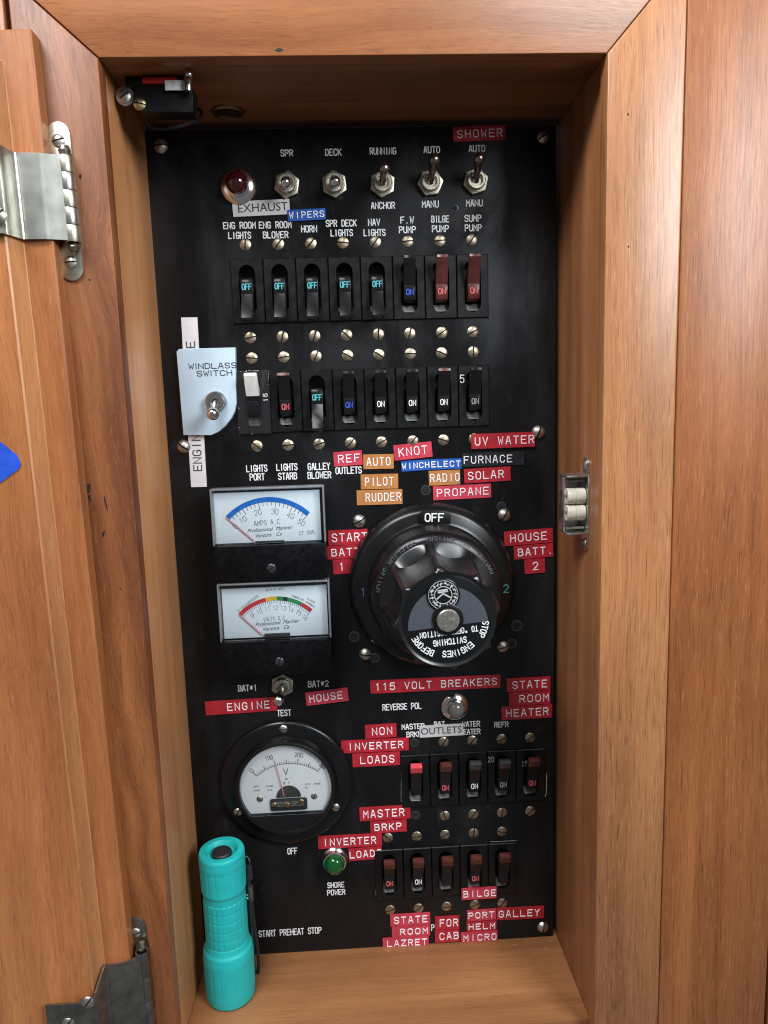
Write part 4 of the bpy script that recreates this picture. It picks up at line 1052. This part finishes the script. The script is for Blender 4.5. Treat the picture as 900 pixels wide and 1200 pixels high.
tape('MASTER', q4((421,946.4),(480.4,943),(481.4,958.6),(421.8,962.4)), M_RED, R_+'MASTER', f0=.08, f1=.87)
tape('BRKP', q4((433.8,963),(476.4,960),(476.8,974),(434.4,976.7)), M_RED, R_+'BRKP', f0=.12, f1=.84)
tape('INVERTER', q4((372.6,979.8),(447.4,976.4),(447.8,990.8),(373.2,995)), M_RED, R_+'INVERTER above the green lamp', f0=.08, f1=.9)
tape('LOADS', q4((408.2,995.2),(447.2,991.2),(447.6,1006),(409.2,1008.6)), M_RED, R_+'LOADS right of the green lamp', f0=.04, f1=.98)
tape('BILGE', q4((540.8,1041.4),(581.6,1038.9),(582.2,1052.3),(541,1054.4)), M_PINK, R_+'BILGE below the lowest breakers', .0017, f0=.06, f1=.97)
tape('STATE', q4((457,1071.8),(503.8,1068.8),(504.4,1083),(457.8,1085.6)), M_PINK, R_+'STATE above ROOM and LAZRET', f0=.1, f1=.92)
tape('ROOM', q4((459,1086.4),(503.8,1083.6),(504.2,1096),(459.6,1098.5)), M_PINK, R_+'ROOM between STATE and LAZRET', f0=.22, f1=.93)
tape('LAZRET', q4((448.4,1099.4),(502.3,1096.4),(502.6,1109.2),(449,1112.4)), M_PINK, R_+'LAZRET at the foot of the panel', f0=.1, f1=.95)
tape('FOR', q4((510,1074.2),(538,1072.6),(538.4,1088),(510,1089.4)), M_RED, R_+'FOR', f0=.2, f1=.93)
tape('CAB', q4((509.6,1090.2),(538.2,1088.4),(538.4,1102.7),(509.7,1104.8)), M_RED, R_+'CAB', f0=.2, f1=.95)
tape('PORT', q4((547,1066.9),(581,1064.6),(581.5,1077.2),(547.4,1079.3)), M_PINK, R_+'PORT', f0=.06, f1=.92)
tape('GALLEY', q4((581.8,1064.4),(637,1061.3),(637.6,1075.6),(582.2,1078)), M_RED, R_+'GALLEY', f0=.05, f1=.9)
tape('HELM', q4((546.4,1080),(581.6,1078.4),(581.8,1090),(547,1092)), M_RED, R_+'HELM', f0=.08, f1=.94)
tape('MICRO', q4((539.8,1092.8),(582.8,1090.2),(583,1103.6),(540.2,1106)), M_PINK, R_+'MICRO at the foot of the panel', f0=.08, f1=.96)

# ------------------------------------------------------------------ flashlight on the shelf
fl = thing('flashlight', 'teal rubber flashlight standing on its head on the shelf in the left corner', 'flashlight', (-.0963, -.031, 0))
def torch_bm():
    b_ = BM(); n = 144
    keys = [(0, .0138), (.0015, .0149), (.0060, .0153), (.0290, .0156), (.0320, .0153), (.0345, .0150), (.0362, .0139), (.0385, .0134), (.0400, .0131), (.068, .0131), (.0700, .0128), (.0728, .0130), (.0740, .0134), (.0750, .0137), (.090, .0138), (.0925, .0140), (.0975, .0139), (.0990, .0132), (.0990, .0100), (.0968, .0088), (.0955, .0084)]
    prof = []
    for (h0, r0), (h1, r1) in zip(keys, keys[1:]):
        m = max(1, int(abs(h1-h0)/.0005))
        for k_ in range(m): prof.append((r0+(r1-r0)*k_/m, h0+(h1-h0)*k_/m))
    prof.append((keys[-1][1], keys[-1][0])); prof.append((0, keys[-1][0]))
    cell = 2*PI/24
    def grv(v, per, wdt): 
        d_ = abs(((v/per)+.5) % 1-.5)*per; return max(0, 1-d_/wdt)
    def rf(r, h, th):
        g_ = 0
        if .0400 <= h <= .0690: g_ = max(grv(th*.0131, cell*.0131, .00045), grv(h-.0400, .0058, .00045))
        elif .0085 <= h <= .0265: g_ = grv(th*.0155, 2*PI/18*.0155, .0005)*min(1, (h-.0085)/.001)*min(1, (.0265-h)/.001)
        elif .0755 <= h <= .0905: g_ = grv(th*.0137, 2*PI/18*.0137, .0005)*min(1, (h-.0755)/.001)*min(1, (.0905-h)/.001)
        return r-.00032*g_
    lathe(b_, [(0, 0)]+prof, (0, 0, 0), (0, 0, 1), n, rfun=rf); return b_
obj('body', torch_bm(), M_TEAL, fl, sharp=60)
b_ = BM(); lathe(b_, [(.0062, .0955), (.0062, .0972), (.0056, .0980), (0, .0983)], (0, 0, 0), (0, 0, 1), 32); obj('tail_button', b_, M_BUTTON, fl)
def fp(px, py, d): p = X(px, py, d); return (p.x+.0963, p.y+.031, p.z)
b_ = BM(); cc = Vector(fp(289.5, 1009.5, .026)); pts = [cc+Vector((.0016*math.cos(a), -.001*math.sin(a), .0042*math.sin(a))) for a in [2*PI*k_/20 for k_ in range(20)]]
tube(b_, pts, .00045, 8, closed=True); obj('split_ring', b_, M_CHROME, fl)
b_ = BM(); tube(b_, smooth_path([fp(290.5, 1014, .027), fp(293, 1020, .027), fp(291.5, 1035, .027), fp(295, 1060, .026), fp(299.5, 1095, .022), fp(303, 1125, .018), fp(302, 1141, .016), fp(298.5, 1143, .016), fp(297.5, 1130, .018), fp(296, 1100, .022), fp(293.5, 1066, .026), fp(292.5, 1044, .027), fp(291, 1030, .027)]), .0011, 8)
obj('lanyard_cord', b_, M_CORD, fl)
b_ = BM(); tube(b_, [fp(293.2, 1038, .0275), fp(294.6, 1054, .027)], .0017, 10); obj('crimp', b_, M_HINGED, fl)
b_ = BM(); tube(b_, [fp(292.2, 1016, .0275), fp(292.8, 1030, .0275)], .0019, 10); obj('cord_slider', b_, M_BUTTON, fl)

# ------------------------------------------------------------------ hinges
def hinge(label, top, bot, leafq, mat_leaf, mat_k, k0, k1, flat, full, width, scr):
    """top/bot: px of the frame leaf ends; k0,k1 px of the knuckle ends"""
    d = D+.0004
    T, B = X(*top, d), X(*bot, d); L = (T-B).length; ang = math.atan2(B.x-T.x, T.z-B.z)
    t = thing('hinge', label, 'hinge', (B.x, -D, B.z), (0, -ang, 0), 'door hinges')
    r = .0046
    r = .0054; kx = .0034; b_ = BM(); pts = []
    for k_ in range(13): a = PI*k_/12; pts.append((r*math.cos(a), L-r+r*math.sin(a)))
    pts += [(-r, L-.013), (-.0035, L-.0160), (-.0015, L-.019), (-.0015, .019), (-.0035, .0160), (-r, .013)]
    for k_ in range(13): a = PI+PI*k_/12; pts.append((r*math.cos(a), r+r*math.sin(a)))
    pts += [(r, .013), (kx+.0026, .0170), (kx+.0026, L-.0170), (r, L-.013)]
    prism(b_, pts, 0, -.0014, 0, .0004); fr = obj('frame_leaf', b_, mat_k, t)
    screw('screw', fr, (-.0002, -.0014, L-.0085), 75, M_SCRS, .0029, .0015); screw('screw', fr, (0, -.0014, .0085), 85, M_SCRS, .0029, .0015)
    # barrel of five knuckles
    za, zb_ = .0165, L-.0165
    for k_ in range(5):
        h0 = za+(zb_-za)*k_/5; h1 = za+(zb_-za)*(k_+1)/5-.00022
        b_ = BM(); lathe(b_, [(.0026, h0), (.00355, h0+.00005), (.0036, h0+.00015), (.0036, h1-.00015), (.00355, h1-.00005), (.0026, h1)], (kx, -.0050, 0), (0, 0, 1), 24)
        obj('knuckle', b_, mat_k if k_ % 2 == 0 else mat_leaf, t)
    b_ = BM()
    lathe(b_, [(0, za-.005), (.0020, za-.004), (.0028, za-.002), (.0022, za-.0005), (.0019, za), (.0019, zb_), (.0024, zb_+.001), (.0028, zb_+.0025), (.0020, zb_+.0045), (0, zb_+.0052)], (kx, -.0046, 0), (0, 0, 1), 20)
    obj('pin', b_, M_HINGED, t)
    # door leaf bends: off the barrel, flat on the door lip, up the rebate, flat on the door back
    w0 = (.0012, -.0079); 
    zm = B.z+L/2; ex = e0.x+(e0.z-zm)*math.tan(tilt)-B.x+(L/2)*math.tan(-ang)*-1*-1
    sb = ex-.0128
    xe = ex-.0004
    prof = [(.0034, -.0080), (.0006, -.0090), (xe+.0010, -.0108), (xe-.0022, -.0118), (xe-.0072, -.0122), (sb+.0036, -.0124), (sb+.0014, -.0132), (sb-.0018, -.0206), (sb-.0040, -.0222), (sb-width, -.0222)]
    prof = smooth_path([(x, y, 0) for x, y in prof], 5)
    b_ = BM(); th = .0012; zl0, zl1 = za+.0005, zb_-.0005
    fl0, fl1 = flat
    rows = []
    for i, p in enumerate(prof):
        f_ = 0 if p.x > sb+.0010 else min(1, (sb+.0010-p.x)/.0040)
        q0, q1 = zl0+(fl0)*f_, zl1+(fl1)*f_
        rows.append([b_.verts.new((p.x, p.y, q0)), b_.verts.new((p.x, p.y, q1))])
    for A_, B_ in zip(rows, rows[1:]): b_.faces.new((A_[0], B_[0], B_[1], A_[1]))
    bmesh.ops.recalc_face_normals(b_, faces=b_.faces[:])
    bmesh.ops.solidify(b_, geom=b_.faces[:], thickness=th)
    lf = obj('door_leaf', b_, mat_leaf, t, sharp=50)
    Ri = Matrix.Rotation(ang, 3, 'Y')
    for px, py in scr:
        q_ = X(px, py, D+.0232); v_ = Ri @ (q_-Vector((B.x, -D, B.z)))
        screw('screw', lf, (v_.x, -.0229, v_.z), 40, M_SCRS, .0034, .0019)
    return t
hinge('bright steel wraparound hinge near the top of the door', (67.5, 143), (86, 329.5), None, M_HINGE, M_NICK, None, None, (.0005, .0020), False, .030, [(-1, 253)])
hinge('tarnished dark steel wraparound hinge near the foot of the door', (158.5, 1075), (178, 1272), None, M_HINGED, M_HINGED, None, None, (-.0060, -.0125), True, .0265, [(102.7, 1174.7), (80, 1199)])

# ------------------------------------------------------------------ roller catch on the right lining
XW = XR+.0012
p = at_wall(673, 590, XW-.006)
rc = thing('roller_catch', 'zinc roller catch with two white nylon rollers on the right side of the niche', 'catch', (XW, p.y, p.z))
def wl(px, py, dx=.006): q_ = at_wall(px, py, XW-dx); return q_.y-p.y, q_.z-p.z
cy, cz_ = 0, 0
hh, yy, dx = .0165, .0082, .0125
b_ = BM(); tk = .0011
box(b_, (-tk/2, 0, 0), (tk, 2*yy, 2*hh), .0003)                       # base against the lining
for s_ in (-1, 1): box(b_, (-dx/2-tk/2, 0, s_*(hh-tk/2)), (dx-tk, 2*yy, tk), .0003)
box(b_, (-dx/2-tk/2, yy-tk/2, 0), (dx-tk-.0002, tk, 2*hh-2*tk-.0004), .0003)
box(b_, (-dx+tk*.5, yy*.35, 0), (tk, yy*1.0, 2*hh-2*tk-.0004), .0003)
cg = obj('cage', b_, M_ZINC, rc)
for s_ in (-1, 1):
    b_ = BM(); r = .0042; zc = s_*(hh+.0052); pts = [(r*math.cos(PI/2-s_*PI/2+PI*k_/12-(0 if s_ > 0 else 0)), r*math.sin(PI*k_/12)*s_) for k_ in range(13)]
    pts = [(-.0042, -s_*.0062)]+[(-.0042*math.cos(PI*k_/12), s_*.0042*math.sin(PI*k_/12)) for k_ in range(13)]+[(.0042, -s_*.0062)]
    v = [[b_.verts.new((x, y-.0035, zc+z)) for y, z in pts] for x in (-.0002, -.0013)]
    b_.faces.new(v[0]); b_.faces.new(v[1])
    for k_ in range(len(pts)): b_.faces.new((v[0][k_], v[0][(k_+1) % len(pts)], v[1][(k_+1) % len(pts)], v[1][k_]))
    tb = obj('mounting_tab', b_, M_ZINC, rc)
    so = screw('screw', tb, (-.0013, -.0035, zc+s_*.0004), 0, M_SCRS, .0027, .0012); so.rotation_euler = (0, 0, -PI/2)
for z in (.0046, -.0046):
    b_ = BM(); ay = -.0030
    lathe(b_, [(.0012, -.0050), (.0043, -.0050), (.0045, -.0044), (.0045, -.0004), (.0040, 0), (.0045, .0004), (.0045, .0044), (.0043, .0050), (.0012, .0050)], (-.0066, ay, z), (1, 0, 0), 24)
    obj('roller', b_, M_NYLON, rc)
for z in (.0132, -.0132):
    b_ = BM(); tube(b_, [(-.0118, -.003, z), (-.0015, -.003, z)], .0009, 8); obj('spring_pin', b_, M_HINGED, rc)

# ------------------------------------------------------------------ door switch and grommet under the soffit
zc = ZT+.001
SD = .058
sp = X(190, 112, SD)
ds = thing('door_switch', 'small black snap switch with red plunger in the top left corner of the niche', 'switch', (sp.x, -SD, zc))
def sl(px, py, d=SD): q_ = X(px, py, d); return Vector((q_.x-sp.x, q_.y+SD, q_.z-zc))
lo, hi = sl(155, 131), sl(226, 93)
b_ = BM()
prism(b_, [(lo.x, lo.z+.004), (lo.x+.004, lo.z), (hi.x-.001, lo.z-.0005), (hi.x, lo.z+.010), (hi.x-.012, lo.z+.0125), (lo.x+.002, lo.z+.0125)], .010, 0, 0, .0006)
bd = obj('body', b_, M_BLK, ds)
b_ = BM(); zt_ = 0-.0002; zb_ = lo.z+.0120; box(b_, ((lo.x+hi.x)/2-.003, .006, (zt_+zb_)/2), (.030, .010, zt_-zb_), .0005); obj('bracket', b_, M_BLK, ds)
b_ = BM(); a_, c_ = sl(167, 97.5, SD+.001), sl(207, 90, SD+.001); box(b_, ((a_.x+c_.x)/2, .0002, (a_.z+c_.z)/2), (c_.x-a_.x, .003, c_.z-a_.z), .0004); obj('plunger', b_, M_SWRED, ds)
b_ = BM(); a_ = sl(205, 101, SD+.001); box(b_, (a_.x, -.0018, a_.z), (.0092, .0010, .0046), .0002); obj('sticker', b_, M_PAPER, ds)
b_ = BM(); a_ = sl(221, 95, SD+.004); lathe(b_, [(.0006, -.0050), (.0020, -.0046), (.0022, .001), (.0019, .0016), (.0022, .0022), (.0020, .0042), (.0008, .0046), (0, .0046)], a_, (.12, 0, 1), 20)
obj('terminal', b_, M_CHROME, ds)
a_ = sl(147, 113.5, SD-.004)
b_ = BM(); lathe(b_, [(.0044, 0), (.0044, .0008), (.0018, .0009)], (a_.x, a_.y, a_.z), (0, -1, 0), 24); box(b_, (a_.x+.006, a_.y+.0005, a_.z), (.012, .001, .006), .0003); obj('mounting_ear', b_, M_ZINC, ds)
screw('screw', ds, (a_.x, a_.y-.0006, a_.z), 60, M_SCRS, .0034, .0016)
a_ = sl(163, 121, SD+.001); screw('screw', bd, (a_.x, 0, a_.z), 100, M_BRASS, .0030, .0014)
b_ = BM(); tube(b_, smooth_path([sl(176, 131, .044), sl(172, 142, .040), sl(181, 150, .034), sl(205, 149, .030), sl(228, 142, .026), sl(236, 134, .022), sl(233, 128, .020)], 8), .0010, 8)
obj('wire', b_, M_CORD, ds)
gp = at_floor(267, 131, ZT+.0006)
gr = thing('grommet', 'dark brass ringed hole through the soffit above the panel', 'grommet', (gp.x, gp.y, ZT+.001))
b_ = BM(); lathe(b_, [(.0092, 0), (.0090, .0012), (.0080, .0018), (.0068, .0012), (.0066, 0)], (0, 0, 0), (0, 0, -1), 36); obj('ring', b_, plain('dark_brass', (.24, .16, .09), .4, 1.0), gr)
b_ = BM(); lathe(b_, [(.0067, .0003), (0, .0003)], (0, 0, 0), (0, 0, -1), 36); obj('bore', b_, M_VOID, gr)

# ------------------------------------------------------------------ blue masking tape on the door
dz = D+.0192
T_ = [(-90, 480), (0, 517), (20, 533), (25, 544), (22, 550), (0, 566), (-90, 610)]
P = [X(*q_, dz) for q_ in T_]; cx = sum(p_.x for p_ in P)/len(P); cz_ = sum(p_.z for p_ in P)/len(P)
b_ = BM(); prism(b_, [(p_.x-cx, p_.z-cz_) for p_ in P], 0, -.0003, 0, 0)
tag(obj('masking_tape', b_, M_BTAPE, None, (cx, -dz-.0002, cz_)), 'torn piece of bright blue masking tape stuck to the open door', 'tape')

# ------------------------------------------------------------------ small wear
M_CRUMB = plain('crumbs', (0.42, 0.36, 0.28), .8)
M_WEAR = plain('chipped_edge', (0.30, 0.29, 0.26), .7, var=.6, vscale=900)
def wear(pts, w=.0005):
    P = [X(*p_) for p_ in pts]; c = P[0]
    b_ = BM(); pl = []
    for p0, p1 in zip(P, P[1:]):
        n_ = max(2, int((p1-p0).length/.002))
        for k_ in range(n_):
            q_ = p0+(p1-p0)*k_/n_; pl.append((q_.x-c.x+random.uniform(-1, 1)*.00012, q_.z-c.z+random.uniform(-1, 1)*.00012))
    pl.append((P[-1].x-c.x, P[-1].z-c.z))
    ribbon(b_, [pl], w, .00004); obj('chipped_edge', b_, M_WEAR, panel, (c.x, -.0001, c.z))
wear([(470.5, 938.5), (504, 937.5)], .0007); wear([(604, 935.5), (638.5, 933.5), (640.4, 930), (640.6, 906)], .0005); wear([(470, 937), (470.3, 900)], .0003)
wear([(440.5, 1048.5), (440.2, 990)], .0003); wear([(441, 1049.5), (472, 1048.5)], .0004); wear([(575, 986.5), (605, 985)], .0003)
M_HOLEW = plain('nail_hole_dark', (0.012, 0.006, 0.004), .8)
def spot(px, py, sx, sz, parent, d=D, rot=0, name='nail_hole'):
    c = X(px, py, d); b_ = BM(); pts = []
    for k_ in range(12):
        a = 2*PI*k_/12; k2 = random.uniform(.7, 1.15); pts.append((sx*k2*math.cos(a), sz*k2*math.sin(a)))
    prism(b_, pts, .0004, -.00006, 0); obj(name, b_, M_HOLEW, parent, (c.x, c.y, c.z), (0, math.radians(rot), 0))
stl, str_ = [o for o in cab.children if o.name.startswith('stile')][:2]
for px, py, sx, sz, ro in ((94, 207, .0007, .0013, 0), (105, 328, .0006, .0006, 0)): spot(px, py, sx, sz, stl, D, ro)
for px, py, sx, sz, ro in ((103, 573, .0012, .0028, 15), (105, 584, .0006, .0022, -10), (124, 590, .0005, .0040, -8), (121, 626, .0007, .0020, 20), (141, 690, .0005, .0005, 0)): spot(px, py, sx, sz, stl, D, ro, 'dark_stain')
for px, py in ((736, 134), (736.5, 289)): spot(px, py, .0005, .0006, str_, D+.0004)
rl = [o for o in cab.children if o.name.startswith('rail')][0]
spot(327, 59, .0022, .0010, rl, D-.0002, 0, 'dark_stain')
b_ = BM(); rnd = random.Random(11)
for k_ in range(30):
    x = rnd.uniform(-.06, XR-.002) if rnd.random() < .7 else XR-abs(rnd.gauss(0, .008)); y = -abs(rnd.gauss(0, .010))-.0012
    r_ = rnd.uniform(.00015, .0005); pts = [Vector((x+rnd.uniform(-1, 1)*r_*1.8, y+rnd.uniform(-1, 1)*r_, rnd.uniform(.0, .9)*r_)) for _ in range(4)]; pts[0].z = 0; pts[1].z = 0
    v = [b_.verts.new(p_) for p_ in pts]
    for q_ in ((0, 1, 2), (0, 2, 3), (0, 3, 1), (1, 3, 2)): b_.faces.new([v[i] for i in q_])
o_ = obj('dust', b_, M_CRUMB, None, (0, 0, .0001)); o_['kind'] = 'stuff'; tag(o_, 'pale crumbs and lint scattered on the wooden shelf under the panel', 'dust')
